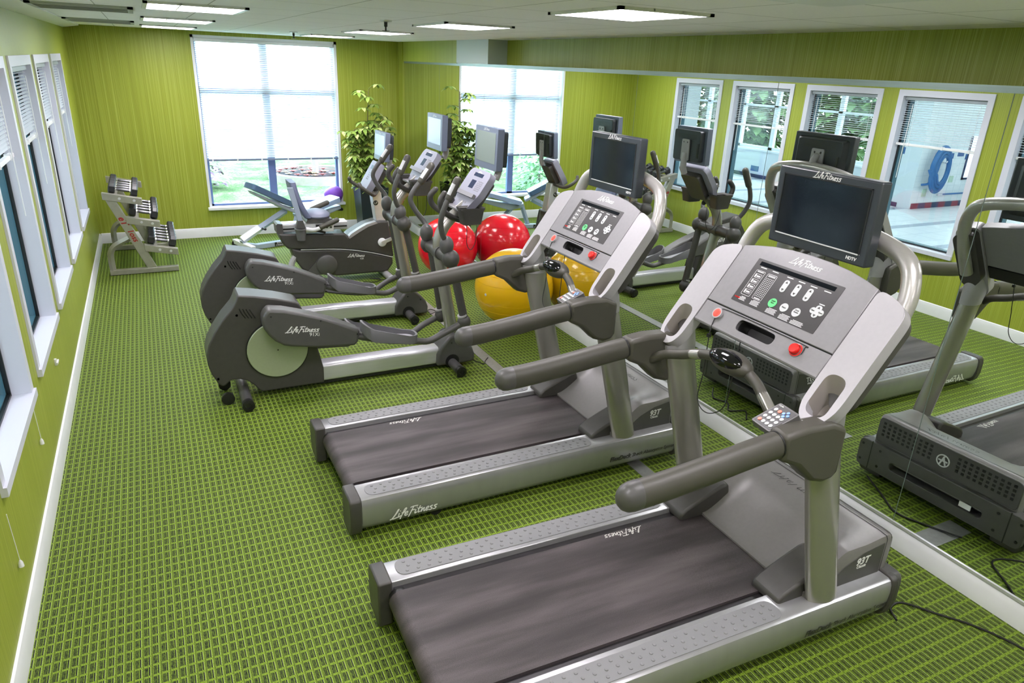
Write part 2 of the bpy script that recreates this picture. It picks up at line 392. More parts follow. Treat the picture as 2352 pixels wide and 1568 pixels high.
# side windows and their blinds
BL = ['beside the dumbbell rack, farthest from the camera', 'second along from the dumbbell rack', 'third along from the dumbbell rack', 'fourth along from the dumbbell rack', 'fifth along from the dumbbell rack, nearest the camera']
def make_blind(name, label, w, z1, z0, slat, pitch, tilt, depth, hr, loc, rz, open_cords=True, grp=None):
    """venetian blind hung in the local x-z plane, facing -y"""
    t = thing(name, label, 'blind', loc, rz, grp)
    obj('headrail', B().box(-w/2, w/2, -.022, .018, z1-hr, z1), WHITE if slat is SLAT else GREY2, t, .003)
    n = int((z1-hr-z0-.03)/pitch); b = B()
    c, s = math.cos(tilt)*depth/2, math.sin(tilt)*depth/2
    for i in range(n):
        z = z1-hr-.012-i*pitch
        b.face([b.bm.verts.new(p) for p in ((-w/2+.004, -c, z-s), (w/2-.004, -c, z-s), (w/2-.004, 0, z+.0012), (-w/2+.004, 0, z+.0012))])
        b.face([b.bm.verts.new(p) for p in ((-w/2+.004, 0, z+.0012), (w/2-.004, 0, z+.0012), (w/2-.004, c, z+s), (-w/2+.004, c, z+s))])
    obj('slats', b, slat, t, solid=False)
    br = obj('bottom_rail', B().box(-w/2, w/2, -.014, .014, z0, z0+.024), WHITE if slat is not SLAT else RAILB, t, .003)
    cl = B()
    for f in (-.42, -.1, .34) if w < 1.2 else (-.46, -.28, -.1, .1, .28, .46): cl.box(f*w-.008, f*w+.008, -.018, .016, z0-.003, z0+.03)
    obj('cord_clip', cl, WHITE, br)
    cd = B()
    for f in ((-.42, .34) if w < 1.2 else (-.46, -.28, -.1, .1, .28, .46)): cd.box(f*w-.0012, f*w+.0012, -.0135, -.0115, z0, z1-hr)
    obj('ladder_cord', cd, WHITE, t)
    return t
GREY2 = mat('blind headrail grey', (150, 160, 166), .4); RAILB = mat('blue grey bottom rail', (112, 124, 150), .4)
TREAD = []
WINW = mat('lilac white window paint', (206, 208, 220), .4)
for i, (a, c) in enumerate(WIN):
    fr = B()
    for y, s in ((a, 1), (c, -1)):
        fr.box(-.086, -.002, min(y, y+s*.034), max(y, y+s*.034), WZ0+.02, WZ1); fr.box(-.002, .012, min(y-s*.024, y+s*.034), max(y-s*.024, y+s*.034), WZ0+.02, WZ1+.026)
    fr.box(-.086, -.002, a+.034, c-.034, WZ1-.034, WZ1); fr.box(-.002, .012, a+.034, c-.034, WZ1-.034, WZ1+.026)
    fr.box(-.086, .024, a-.024, c+.024, WZ0-.02, WZ0+.02)
    f = struct(obj('window_%d' % (i+1), fr, WINW))
    g = B(); i0, i1, z0, z1 = a+.034, c-.034, WZ0+.02, WZ1-.034; k = .012
    g.box(-.088, -.07, i0, i0+k, z0, z1); g.box(-.088, -.07, i1-k, i1, z0, z1); g.box(-.088, -.07, i0, i1, z0, z0+k); g.box(-.088, -.07, i0, i1, z1-k, z1)
    obj('window_gasket', g, GASKET, f)
    g = B(); k2 = .018
    g.box(-.155, -.088, i0, i0+k2, z0, z1); g.box(-.155, -.088, i1-k2, i1, z0, z1); g.box(-.155, -.088, i0, i1, z0, z0+k2); g.box(-.155, -.088, i0, i1, z1-k2, z1)
    g.box(-.16, -.088, a, i0, WZ0, WZ1); g.box(-.16, -.088, i1, c, WZ0, WZ1)
    obj('window_sash', g, TEAL, f)
    obj('window_pane', B().box(-.084, -.079, i0+.005, i1-.005, z0+.005, z1-.005), GLASS, f)
    zb = 1.585
    make_blind('window_blind', 'half raised white slatted blind, '+BL[i], i1-i0-.012, z1-.002, zb, SLATG, .0215, .15, .025, .035, (-.038, (a+c)/2, 0), PI/2, grp='blinds on the side windows')
    w = obj('tilt_wand', B().tube([(-.02, i1-.1, zb+.4), (-.018, i1-.1, zb-.32)], .0035, 6), WHITE); tag(w, 'clear tilt wand hanging from the blind '+BL[i], 'blind wand', 'wands on the side blinds')
# cord cleats and hanging cords on the side wall
for k, (y, z, lab) in enumerate([(4.62, .43, 'small white cord cleat screwed under the third side window'), (3.7, .36, 'cord tassel hanging below the fourth side window'), (2.82, .28, 'cord tassel hanging low on the wall near the camera')]):
    b = B()
    if k == 0: b.box(0, .012, y-.008, y+.008, z-.02, z+.02); b.box(.012, .02, y-.03, y+.03, z-.005, z+.005)
    else: b.lathe([(.003, .03), (.008, .02), (.01, 0)], (.012, y, z)); b.tube([(.012, y, z+.03), (.01, y-.01, z+.25)], .0015, 5)
    tag(obj(['cord_cleat', 'cord_tassel', 'cord_tassel'][k], b, WHITE), lab, 'cord fitting')

# big end window
fr = B(); k = .06
xm = 2.055
for x0, x1 in ((BX0, BX0+.03), (BX1-.03, BX1)): fr.box(x0, x1, L-.006, L+.14, BZ0, BZ1)
fr.box(BX0, BX1, L-.006, L+.14, BZ1-.03, BZ1)
fw = struct(obj('window_6', fr, WHITE))
obj('window_sill', B().box(BX0-.02, BX1+.02, L-.05, L+.14, BZ0-.02, BZ0+.014), WHITE, fw, .004)
MULL = mat('blue grey window mullion', (92, 110, 156), .45)
m = B(); m.box(xm-.045, xm+.045, L+.08, L+.13, BZ0, BZ1); m.box(BX0, BX1, L+.08, L+.13, 1.735, 1.805)
m.box(BX0+.03, BX0+.06, L+.08, L+.13, BZ0, BZ1); m.box(BX1-.06, BX1-.03, L+.08, L+.13, BZ0, BZ1); m.box(BX0, BX1, L+.08, L+.13, BZ0, BZ0+.04)
obj('window_mullion', m, MULL, fw)
obj('window_pane', B().box(BX0, BX1, L+.1, L+.106, BZ0, BZ1), GLASS, fw)
make_blind('window_blind', 'wide white slatted blind, lowered over the big end window', BX1-BX0-.07, BZ1-.03, .935, SLAT, .0215, -.75, .025, .04, ((BX0+BX1)/2, L+.035, 0), 0)

# ceiling fittings
LAMP = mat('fluorescent lens', (255, 255, 255), .5, emit=(255, 248, 255), estr=LAMP_E)
def troffer(x0, x1, y0, y1, lab):
    t = thing('ceiling_light', lab, 'ceiling light', ((x0+x1)/2, (y0+y1)/2, H), 0, 'recessed ceiling lights')
    a, c = (x1-x0)/2, (y1-y0)/2
    b = B(); k = .022
    b.box(-a, -a+k, -c, c, -.012, .0); b.box(a-k, a, -c, c, -.012, 0); b.box(-a, a, -c, -c+k, -.012, 0); b.box(-a, a, c-k, c, -.012, 0)
    obj('lamp_frame', b, WHITE, t)
    b = B()
    for i in (1, 2): b.box(-a+k+i*(2*a-2*k)/3-.004, -a+k+i*(2*a-2*k)/3+.004, -c, c, -.009, -.001); b.box(-a, a, -c+k+i*(2*c-2*k)/3-.004, -c+k+i*(2*c-2*k)/3+.004, -.009, -.001)
    obj('louver', b, WHITE, t); obj('diffuser', B().box(-a+k, a-k, -c+k, c-k, -.003, -.0005), LAMP, t)
ROWS = [(8.22, 8.84), (6.26, 6.9), (4.32, 4.93), (2.48, 3.05), (.55, 1.15), (-1.35, -.75)]
WHERE = ['nearest the end window', 'second row from the end window', 'third row from the end window', 'fourth row from the end window', 'above the camera', 'behind the camera']
for (a, c), w in zip(ROWS, WHERE):
    troffer(.735, 1.245, a, c, 'recessed square ceiling light on the window side, '+w); troffer(2.36, 2.83, a, c, 'recessed square ceiling light on the mirror side, '+w)
VENTM = mat('old white vent paint', (176, 180, 174), .6); VENTD = mat('dark vent throat', (60, 62, 54), .8)
for y0, y1, lab in ((7.46, 8.1, 'ceiling air vent nearest the end window'), (5.06, 5.62, 'ceiling air vent halfway along the side windows'), (2.9, 3.5, 'ceiling air vent near the camera')):
    t = thing('ceiling_vent', lab, 'air vent', (.42, (y0+y1)/2, H), 0, 'air vents above the side windows')
    c = (y1-y0)/2; b = B(); b.box(-.27, .27, -c, -c+.03, -.014, 0); b.box(-.27, .27, c-.03, c, -.014, 0); b.box(-.27, -.24, -c, c, -.014, 0); b.box(.24, .27, -c, c, -.014, 0)
    obj('vent_frame', b, VENTM, t); obj('vent_throat', B().box(-.24, .24, -c+.03, c-.03, -.002, -.0005), VENTD, t)
    b = B()
    for i in range(7): y = -c+.06+i*(2*c-.12)/6; b.obox((0, y, -.008), (.48, .022, .002), (1, 0, 0), (0, 1, .6))
    obj('vent_louver', b, VENTM, t)
for x, y, lab in ((2.08, 4.61, 'ceiling sprinkler head in the middle of the room'), (2.12, 7.9, 'ceiling sprinkler head close to the end window')):
    t = thing('sprinkler', lab, 'sprinkler', (x, y, H), 0, 'ceiling sprinklers')
    obj('escutcheon', B().lathe([(.04, .006), (.038, -.008), (.012, -.012)], n=20), ALU, t); obj('nozzle', B().lathe([(.011, 0), (.011, -.035), (.006, -.04), (.006, -.06)], n=12), BLACK, t)
    obj('deflector', B().lathe([(.024, -.06), (.024, -.063)], n=16), BLACK, t)
t = thing('ceiling_hatch', 'dark edged access panel in the ceiling near the mirror', 'ceiling panel', (2.6, 1.55, H))
obj('hatch_frame', B().box(-.16, .16, -.3, .3, -.006, -.001), BTXT, t); obj('hatch_panel', B().box(-.145, .145, -.285, .285, -.009, -.006), WHITE, t)

# floor cord covers
STEEL = m_brush('grey floor strip', (140, 142, 140), (168, 170, 168), .45, (40, 40, 1))
for x0, x1, y0, y1, lab in ((2.815, 2.905, 4.05, 6.5, 'long flat grey cord cover on the carpet beside the ellipticals'), (2.98, 3.07, 2.6, 2.98, 'short grey cord cover on the carpet between the treadmills'), (3.28, 3.59, 1.62, 1.74, 'grey cord cover under the front of the nearest treadmill')):
    tag(obj('floor_cord_cover', B().box(x0, x1, y0, y1, 0, .005), STEEL, bevel=.002), lab, 'cord cover')
def cable(name, lab, pts, r=.005): tag(obj(name, B().tube(pts, r, 8), CORD), lab, 'power cord')
cable('power_cord', 'black power cord trailing along the floor beside the mirror baseboard', [(3.3, 1.35, .02), (3.36, 1.42, .006), (3.44, 1.42, .006), (3.52, 1.31, .006), (3.6, 1.2, .006), (3.66, 1.05, .006), (3.7, .8, .006)])
cable('power_cord', 'black power cord looping from the nearer elliptical to the floor strip', [(2.72, 4.62, .03), (2.79, 4.57, .006), (2.83, 4.62, .006), (2.87, 4.66, .01)], .004)
cable('power_cord', 'black power cord looping from the farther elliptical to the floor strip', [(2.77, 5.83, .03), (2.84, 5.9, .02), (2.88, 5.86, .006), (2.8, 5.8, .006)], .004)
cable('power_cord', 'tangle of black cord on the floor under the front of the bicycle', [(2.5, 7.0, .008), (2.62, 6.96, .008), (2.7, 7.05, .008), (2.6, 7.1, .008), (2.75, 7.0, .008), (2.9, 6.98, .008), (3.0, 7.1, .008), (2.95, 7.2, .008)], .004)
cable('power_cord', 'black power cord curled on the floor below the front of the nearest treadmill', [(3.36, 2.2, .03), (3.42, 2.05, .008), (3.5, 1.9, .008), (3.45, 1.75, .008), (3.4, 1.6, .02)])
cable('power_cord', 'black power cord bunched at the front of the farther treadmill', [(3.38, 3.5, .03), (3.46, 3.4, .008), (3.42, 3.3, .008), (3.5, 3.2, .008), (3.4, 3.15, .01), (3.48, 3.05, .008)])

# ------------------------------------------------------------------ the pool hall behind the side windows
TILE = m_tile(); FT = m_floor_tile(); PX = -5.6
struct(obj('floor_pool_hall', B().box(-13, -.16, -1, 11, -.06, -.001).box(-13, -2.6, 11, 22, -.06, -.001), FT))
b = B(); b.box(-9.5, PX, 8.35, 8.55, 0, 3.0); b.box(PX-.2, PX, 8.55, 9.5, 0, 3.0); b.box(PX-.2, PX, 9.5, 20, 0, .62); b.box(-2.6, -.16, 11, 11.15, 0, 3); b.box(-2.6, -2.5, 11.15, 20, 0, 3); b.box(-.16, -.06, L+.15, 11.15, 0, 3)
hw = struct(obj('wall_pool_hall', b, TILE))
BLUET = mat('blue accent tile', (52, 92, 150), .2); REDT = mat('dark red tile', (120, 36, 60), .2); NAVY = mat('navy tile', (30, 44, 86), .2); GREENT = mat('pale green tile', (190, 212, 190), .2)
b = B()
for x, z in ((-6.45, .95), (-6.75, .99), (-7.0, .93)): b.box(x-.09, x+.09, 8.34, 8.35, z-.05, z+.05)
for y, z in ((8.8, 1.02), (9.2, .96), (10.4, .2), (10.75, .2), (11.1, .2), (12.3, .2)): b.box(PX, PX+.008, y-.12, y+.12, z-.06, z+.06)
obj('accent_tile', b, BLUET, hw)
b = B()
for x in [-5.65-i*.4 for i in range(8)]: b.box(x-.2, x, 8.34, 8.35, 0, .1)
obj('base_tile', b, REDT, hw); b = B()
for x in [-5.85-i*.4 for i in range(8)]: b.box(x-.2, x, 8.34, 8.35, 0, .1)
b.box(PX, PX+.006, 8.6, 20, 0, .08); obj('base_band', b, NAVY, hw)
b = B(); b.box(-6.0, -5.88, 8.34, 8.35, .22, .36); b.box(PX, PX+.006, 8.75, 8.95, .2, .36); b.box(-6.7, -6.58, 8.34, 8.35, .46, .58); obj('pale_tile', b, GREENT, hw)
struct(obj('ceiling_pool_hall', B().box(-5.8, -.16, -1, 11, 3.0, 3.1).box(-5.8, -2.6, 11, 20, 3.0, 3.1).box(-10, -5.8, -1, 8.55, 3.0, 3.1), WHITE))
b = B(); b.box(PX-.2, -.16, -1.1, -1, 0, 3.1); b.box(PX-.2, -2.6, 20, 20.1, 0, 3.1); b.box(-10.1, -10, -1.1, 8.55, 0, 3.1); b.box(-10, PX-.2, -1.1, -1, 0, 3.1); struct(obj('wall_pool_end', b, TILE))
HALL = mat('added hall fill panel', (255, 255, 255), .5, emit=(250, 250, 255), estr=7)  # glowing panels added under the hall ceiling to brighten the hall
for y in (1.5, 4.5, 7.5, 11.0, 14.5):
    for x in ((-4.0,) if y > 8.5 else (-2.2, -4.6, -7.2)):
        tag(obj('added_hall_light', B().box(x-.3, x+.3, y-.6, y+.6, 2.98, 3.0), HALL), 'flat glowing panel added to brighten the pool hall behind the side windows', 'ceiling light', 'added pool hall fill panels')
PFR = mat('white pool window frame', (226, 232, 240), .4)
b = B()
for y in (9.5, 10.3, 11.0, 12.0, 13.0, 14.2, 15.4, 16.6, 18): b.box(PX-.14, PX-.06, y-.05, y+.05, .62, 3.0)
b.box(PX-.14, PX-.06, 9.5, 20, .62, .7); b.box(PX-.14, PX-.06, 9.5, 20, 1.55, 1.6); b.box(PX-.2, PX+.03, 9.5, 20, .6, .64)
struct(obj('window_7', b, PFR))
b = B(); b.box(-7.75, -6.95, 8.335, 8.35, .5, .54); b.box(-7.75, -7.71, 8.335, 8.35, .5, 1.3); b.box(-6.99, -6.95, 8.335, 8.35, .5, 1.3)
struct(obj('window_8', b, NAVY))
obj('glowing_pane', B().box(-7.71, -6.99, 8.336, 8.349, .54, 1.3), mat('self glowing pool pane', (220, 228, 240), .3, noise=.3, nscale=14, emit=(214, 226, 244), estr=1.2), COL.objects['window_8'])  # daylight in this pane is put in as its own glow
HOSE = mat('blue vinyl hose', (44, 100, 160), .35)
t = thing('pool_hose', 'coiled blue hose hanging on the white tiled pool wall', 'hose', (-6.03, 8.24, .74))
b = B(); pts = []
for i in range(6*16+1):
    a = 2*PI*i/16; r = .2+.022*(i/16)-(.05 if (i//16) % 2 else 0); pts.append((math.cos(a)*r*.82+.01*(i/16), -.05-.022*(i % 32)/16, math.sin(a)*r*1.35))
obj('hose_coil', b.tube(pts, .032, 10, 2), HOSE, t); obj('hose_end', B().tube([(.2, -.06, -.2), (.3, -.05, -.26), (.42, -.03, -.27)], .022, 8), HOSE, t)
obj('hose_hook', B().tube([(0, .05, .12), (0, -.1, .12), (0, -.13, .16)], .012, 8), CHROME, t)
t = thing('pool_pole', 'blue cleaning pole on hooks below the coiled hose', 'pole', (-6.3, 8.3, .25))
obj('pole_shaft', B().tube([(0, 0, 0), (-1.4, 0, 0)], .016, 8), HOSE, t); obj('pole_head', B().tube([(.02, 0, 0), (-.1, 0, 0)], .026, 8), CHROME, t)
MURAL = mat('faded green poster', (214, 226, 206), .5)
t = thing('depth_sign', 'pale poster with a figure six on the pool hall pillar', 'sign', (PX+.02, 9.05, 1.35))
obj('poster', B().box(0, .01, -.3, .3, -.22, .22), MURAL, t); text('numeral', '6', BTXT, t, (.012, -.05, .02), (0, -1, 0), (0, 0, 1), .2)
t = thing('pool_lift', 'blue and white pool railing seen through the nearest side window', 'railing', (-3.4, 5.3, 0))
for k in (0, .35): obj('rail_bow', B().tube([(-.3, k, 0), (-.3, k, .7), (-.1, k, .95), (.25, k, .9), (.4, k, .55), (.4, k, 0)], .025, 8), HOSE if k else PFR, t)
LEAF1 = m_leaf('tree leaves', (54, 84, 44), (132, 164, 110)); LEAF2 = m_leaf('pale shrub leaves', (96, 150, 120), (170, 208, 170)); BARK = mat('tree bark', (150, 140, 150), .9, noise=.2, nscale=20)
def tree(name, lab, cat, loc, h, r, n, lf, trunk=.06, base=.4, ls=.16, grp=None, flat=1):
    t = thing(name, lab, cat, loc, 0, grp); rnd = random.Random(hash(loc) & 9999); b = B()
    for i in range(n):
        a = rnd.uniform(0, 2*PI); z = base*h+(1-base)*h*rnd.random(); q = r*math.sqrt(rnd.random())*(1-.45*abs(2*(z/h-base)/(1-base)-1)**2)
        d = Vector((math.cos(a), math.sin(a), rnd.uniform(-.5, .6)))
        b.leaf((q*math.cos(a), q*math.sin(a)*flat, z), d, ls*rnd.uniform(.7, 1.3), ls*.6)
    obj('foliage', b, lf, t, solid=False); obj('trunk', B().tube([(0, 0, 0), (.03*r, 0, h*.4), (0, .02, h*.8)], [trunk, trunk*.5], 8), BARK, t)
for i, (x, y, h, r) in enumerate([(-7.9, 10.2, 3.4, .85), (-8.6, 12.5, 4.0, .9), (-7.9, 14.8, 3.6, .85), (-8.6, 17.1, 4.2, .9), (-7.9, 19.4, 3.8, .85)]):
    tree('garden_tree', 'leafy green tree outside the pool hall glass, '+['nearest the hose wall', 'second from the hose wall', 'third from the hose wall', 'fourth from the hose wall', 'farthest from the hose wall'][i], 'tree', (x, y, -.1), h, r, 1500, LEAF1, .1, .12, .4, 'trees outside the pool hall')
# ------------------------------------------------------------------ the garden beyond the end window
b = B(); N = 14
G = [[b.bm.verts.new((-2.45+24*i/N, L+.16+17*j/N, -.04+.018*(17*j/N)+.03*math.sin(i*1.7+j))) for i in range(N+1)] for j in range(N+1)]
for j in range(N):
    for i in range(N): b.face([G[j][i], G[j][i+1], G[j+1][i+1], G[j+1][i]])
struct(obj('floor_lawn', b, m_grass()))
t = thing('planter_bed', 'round stone edged flower bed on the lawn', 'flower bed', (3.42, 13.75, -.02))
rim = B(); rim.lathe([(.86, 0), (.86, .2), (.74, .2), (.74, .02)], n=32, cap=False); obj('stone_rim', rim, mat('pale stone', (150, 140, 138), .8, noise=.1, nscale=12), t)
obj('mulch', B().lathe([(.74, .12), (.4, .17), (.01, .19)], n=28, cap=False), mat('violet brown mulch', (38, 32, 46), .95, noise=.5, nscale=28), t)
fl = B(); f2 = B(); rnd = random.Random(3)
for i in range(42):
    a, q = rnd.uniform(0, 2*PI), .66*math.sqrt(rnd.random()); p = (q*math.cos(a), q*math.sin(a), .19)
    for k in range(5):
        d = Vector((math.cos(k*1.26), math.sin(k*1.26), .7)); (fl if i % 3 else f2).leaf(p, d, .09, .06)
obj('red_flowers', fl, mat('pink red petals', (150, 60, 64), .6), t, solid=False, kind='stuff'); obj('white_flowers', f2, mat('pale petals', (170, 150, 130), .6), t, solid=False, kind='stuff')
tree('young_tree', 'slim young tree growing in the round flower bed', 'tree', (3.38, 13.55, .2), 1.9, .75, 120, LEAF2, .06, .18, .2)
tree('garden_shrub', 'round pale green shrub on the lawn, seen only in the mirror', 'shrub', (.45, 11.6, -.02), .75, .6, 700, LEAF2, .03, .05, .12)
tree('garden_shrub', 'low violet shrub behind the green one, seen only in the mirror', 'shrub', (1.3, 13.2, 0), .6, .6, 260, m_leaf('violet leaves', (96, 70, 110), (150, 120, 150)), .03, .1, .13)
# ------------------------------------------------------------------ treadmills
P0 = V3(1.479, 0, 1.217); CD = V3(.589, 0, .808); CN = V3(-.808, 0, .589); CY = V3(0, 1, 0)
def CP(y, t, h=0): return P0+CY*y+CD*t+CN*h
def CFR(h=0): return (P0+CN*h, CY, CD, CN)
def on_console(name, m, parent, outer, th, h=.001, holes=(), bevel=0):
    return obj(name, B().plate(outer, holes, CFR(h), th), m, parent, bevel)
def make_treadmill(label, loc, rz, sc, group):
    t = thing('treadmill', label, 'treadmill', loc, rz, group, sc)
    for s in (-1, 1):
        S = lambda y: s*y
        # side rail
        prof = [(.322, .225), (.445, .225), (.46, .217), (.467, .2), (.47, .165), (.468, .12), (.458, .075), (.44, .045), (.415, .033), (.322, .033)]
        r = obj('side_rail', B().prism([(S(p[0]), p[1]) for p in prof], .092, 2.04, 'x'), RAILM, t, .003)
        b = B(); b.prism([(x, S(y)) for x, y in pill(.13, 1.452, .345, .445)], .222, .2275, 'z')
        for i in range(27):
            for j in range(3):
                x = .172+i*.0475+(.012 if j == 1 else 0); y = S(.366+j*.029)
                if x < 1.43: b.lathe([(.0075, .2275), (.0068, .2298), (.004, .2308), (.0005, .2311)], (x, y, 0), n=8)
        obj('foot_pad', b, PADG, r)
        o = (.36, S(.4705), .1); x = (1, 0, 0) if s < 0 else (-1, 0, 0)
        logo('rail_lettering', WTXT, r, o, x, (0, 0, 1), .25)
        text('deck_lettering', 'FlexDeck', BTXT, r, (1.63, S(.4705), .112), x, (0, 0, 1), .05, .25, fit=.15, bold=.0012)
        text('deck_slogan', 'Shock Absorption System', BTXT, r, (1.875, S(.4705), .112), x, (0, 0, 1), .045, .25, fit=.32)
        cap = [(.312, .234), (.45, .234), (.47, .222), (.478, .19), (.478, .1), (.465, .05), (.44, .02), (.312, .02)]
        obj('rear_cap', B().prism([(S(p[0]), p[1]) for p in cap], .034, .094, 'x'), DARK, t, .008)
        obj('front_cap', B().prism([(S(p[0]), p[1]) for p in cap], 2.038, 2.075, 'x'), DARK, t, .008)
        b = B(); b.lathe([(.001, -.02), (.034, -.018), (.036, .018), (.001, .02)], (.5, S(.4), .036), (0, 1, 0), 18); obj('roller_foot', b, BLACK, t)
        obj('deck_edge', B().box(.1, 1.7, min(S(.275), S(.322)), max(S(.275), S(.322)), .15, .198), m_deck, t)
        # upright
        b = B(); b.loft([[(1.685+.078*math.cos(a)-.262*z+(.0 if z else 0), S(.41)+.043*math.sin(a), .2+z) for a in [2*PI*k/28 for k in range(28)]] for z in (0, .25, .5, .7, .82)])
        p = obj('upright_post', b, POSTM, t)
        b = B(); q = [(1.47, .2), (1.47, .235), (1.5, .262), (1.6, .305), (1.70, .345), (1.74, .35), (1.78, .2)]
        obj('post_boot', b.prism(q, S(.235), S(.385), 'y'), DARK, t, .012)
        # light arm of the console
        o2 = [(.338, -.02), (.338, .355), (.40, .345), (.455, .322), (.478, .295), (.482, .26), (.482, -.06), (.478, -.11), (.455, -.162), (.41, -.186), (.365, -.17), (.341, -.12)]
        outer = rp([(S(y), tt) for y, tt in o2], .03); hole = rp([(S(y), tt) for y, tt in pill(.366, .452, -.147, .02)], .001, 1)
        hole = [(S(y), tt) for y, tt in pill(.366, .452, -.147, .018)]
        a = on_console('console_arm', SILVER, t, outer, .052, 0, [hole], .004)
        b = B(); cc = CP(S(.409), -.062, -.0); sk = lambda k, off, h: [cc+(CP(y, tt, h)-cc)*k+off for y, tt in hole]
        R3 = [sk(1, V3(0, 0, 0), 0), sk(.97, V3(0, 0, -.03), -.01), sk(.86, V3(.012, 0, -.105), -.01)]
        obj('cup_holder', b.loft(R3, cap=False), CUPM, a); obj('cup_floor', B().ngon(sk(.85, V3(.012, 0, -.104), -.01)), CUPM, a)
        n2 = [CP(S(.411)+yy, -.085+tt, -.03) for yy, tt in ell(0, 0, .068, .1, 28)]
        q2 = [V3(1.468+.082*(math.sin(2*PI*k/28)), S(.41)+.05*math.cos(2*PI*k/28), 1.05) for k in range(28)]; q3 = [V3(1.475+.08*(math.sin(2*PI*k/28)), S(.41)+.045*math.cos(2*PI*k/28), 1.0) for k in range(28)]
        obj('arm_neck', B().loft([n2, [p*.45+q*.55 for p, q in zip(n2, q2)], q2, q3], cap=False), SILVER, a)
        ub = rp([(S(y), tt) for y, tt in [(.345, -.0), (.345, .34), (.44, .32), (.472, .28), (.472, -.05), (.42, -.1)]], .03)
        on_console('arm_back', DARK, a, ub, .045, -.05, (), .01)
        # hand rail
        y = S(.452)
        hr = obj('handrail', B().tube([(.645, y, .985), (.75, y, .992), (.93, y, 1.012), (1.1, y, 1.034), (1.2, y, 1.045)], .049, 20, 5, oval=.84), GRIP, t)
        obj('rail_end', B().tube([(.655, y, .986), (.63, y, .984)], .0495, 20, oval=.84, dome=True), DARKS, hr)
        bq = [(1.2, 1.093), (1.3, 1.105), (1.42, 1.1), (1.49, 1.07), (1.49, .9), (1.47, .872), (1.42, .866), (1.36, .885), (1.28, .96), (1.2, .997)]
        obj('rail_bracket', B().prism(bq, S(.408), S(.492), 'y'), GRIP, t, .018, 3)
        obj('bracket_seam', B().tube([(1.198, y, 1.045), (1.204, y, 1.046)], .0502, 20, oval=.85), BLACK, t)
    # belt
    b = B(); prof = []
    for i in range(9): a = PI/2+PI*i/8; prof.append((.118+.05*math.cos(a), .162+.05*math.sin(a)))
    prof += [(1.2, .112), (1.72, .112), (1.74, .16), (1.74, .206), (1.2, .212)]
    obj('running_belt', b.prism(prof, -.279, .279, 'y'), BELT, t)
    logo('belt_lettering', WTXT2, t, (1.165, .255, .2125), (-1, .03, 0), (-.03, -1, 0), .2, .1)
    obj('rear_roller', B().lathe([(.02, -.32), (.042, -.31), (.042, .31), (.02, .32)], (.118, 0, .162), (0, 1, 0), 16), BLACK, t)
    # hood over the motor
    b = B(); NX, NY = 26, 22; g = []
    sm = lambda v: max(0, min(1, v))**2*(3-2*max(0, min(1, v)))
    def hz(x, y):
        side = sm((abs(y)-.21)/.12); c = .216+.165*sm((x-1.6)/.34)**.85+.022*sm((x-1.9)/.15); e = .25+.14*sm((x-1.6)/.22)+.014*sm((x-1.9)/.15)
        return c*(1-side)+e*side
    for i in range(NX+1):
        x = 1.6+(2.06-1.6)*i/NX; row = [(x, -.392, .16), (x, -.398, .2), (x, -.398, hz(x, .4)-.02)]
        for j in range(NY+1): yy = -.39+.78*j/NY; row.append((x, yy, hz(x, yy)-(.004 if j in (0, NY) else 0)))
        row += [(x, .398, hz(x, .4)-.02), (x, .398, .2), (x, .392, .16)]; g.append(row)
    g.append([(2.078, p[1]*.985, p[2]-.016) for p in g[-1]])
    h = obj('motor_hood', b.loft(g), HOODG, t, ang=50)
    obj('hood_seam', B().loft([[(x, p[1]*1.0015, p[2]+.0012) for p in g[-3]] for x in (2.034, 2.038)], cap=False), BLACK, h, solid=False)
    for s in (-1, 1):
        y = s*.3995; x = (1, 0, 0) if s < 0 else (-1, 0, 0)
        sp = [(1.72, .205), (1.72, .26), (1.80, .315), (1.9, .355), (2.025, .374), (2.025, .205)]
        obj('hood_side', B().prism(sp, y-s*.002, y+s*.0012, 'y'), DARKS, h)
        text('model_number', '93T', WTXT, h, (1.905, y+s*.0015, .318), x, (0, 0, 1), .048, .2, bold=.0012); text('model_word', 'Classic', WTXT, h, (1.902, y+s*.0015, .292), x, (0, 0, 1), .02, .2, bold=.0004)
    logo('hood_lettering', BTXT, h, (1.985, .04, .3935), (0, -1, 0), (1, 0, .1), .3, .05, .001)
    fc = obj('front_cover', B().prism(rp([(-.39, .395), (.39, .395), (.392, .24), (-.392, .24)], .03), 2.076, 2.084, 'x'), DARKS, t, .003)
    b = B()
    for r_ in range(4):
        for i in range(24):
            y = -.355+i*.0308
            if abs(y) > .05: b.box(2.084, 2.0848, y-.008, y+.008, .365-r_*.024-.007, .365-r_*.024+.007)
    obj('vent_grille', b, BLACK, fc)
    b = B(); b.lathe([(.036, 2.084), (.036, 2.088), (.03, 2.088), (.03, 2.085)], (0, 0, .315), (1, 0, 0), 24, cap=False); b.obox((2.087, .006, .315), (.003, .008, .06), (1, 0, 0), (0, 1, .35)); b.obox((2.087, -.008, .315), (.003, .008, .05), (1, 0, 0), (0, 1, -.4)); b.obox((2.087, 0, .315), (.003, .05, .008))
    obj('maker_emblem', b, GTXT, fc)
    bb = obj('front_bumper', B().plate(rp([(-.464, .06), (.464, .06), (.464, .235), (-.464, .235)], .04), [pill(-.26, .26, .118, .165)], (V3(2.105, 0, 0), CY, V3(0, 0, 1), V3(1, 0, 0)), .06), DARKS, t, .006)
    obj('bumper_recess', B().box(2.04, 2.05, -.3, .3, .1, .19), BLACK, bb)
    obj('bumper_label', B().box(2.09, 2.096, -.2, -.14, .125, .155), WTXT, bb)
    b = B()
    for y in (-.44, -.33, .33, .44):
        for z in (.1, .2): b.lathe([(.008, 2.105), (.008, 2.1062)], (0, y, z), (1, 0, 0), 10)
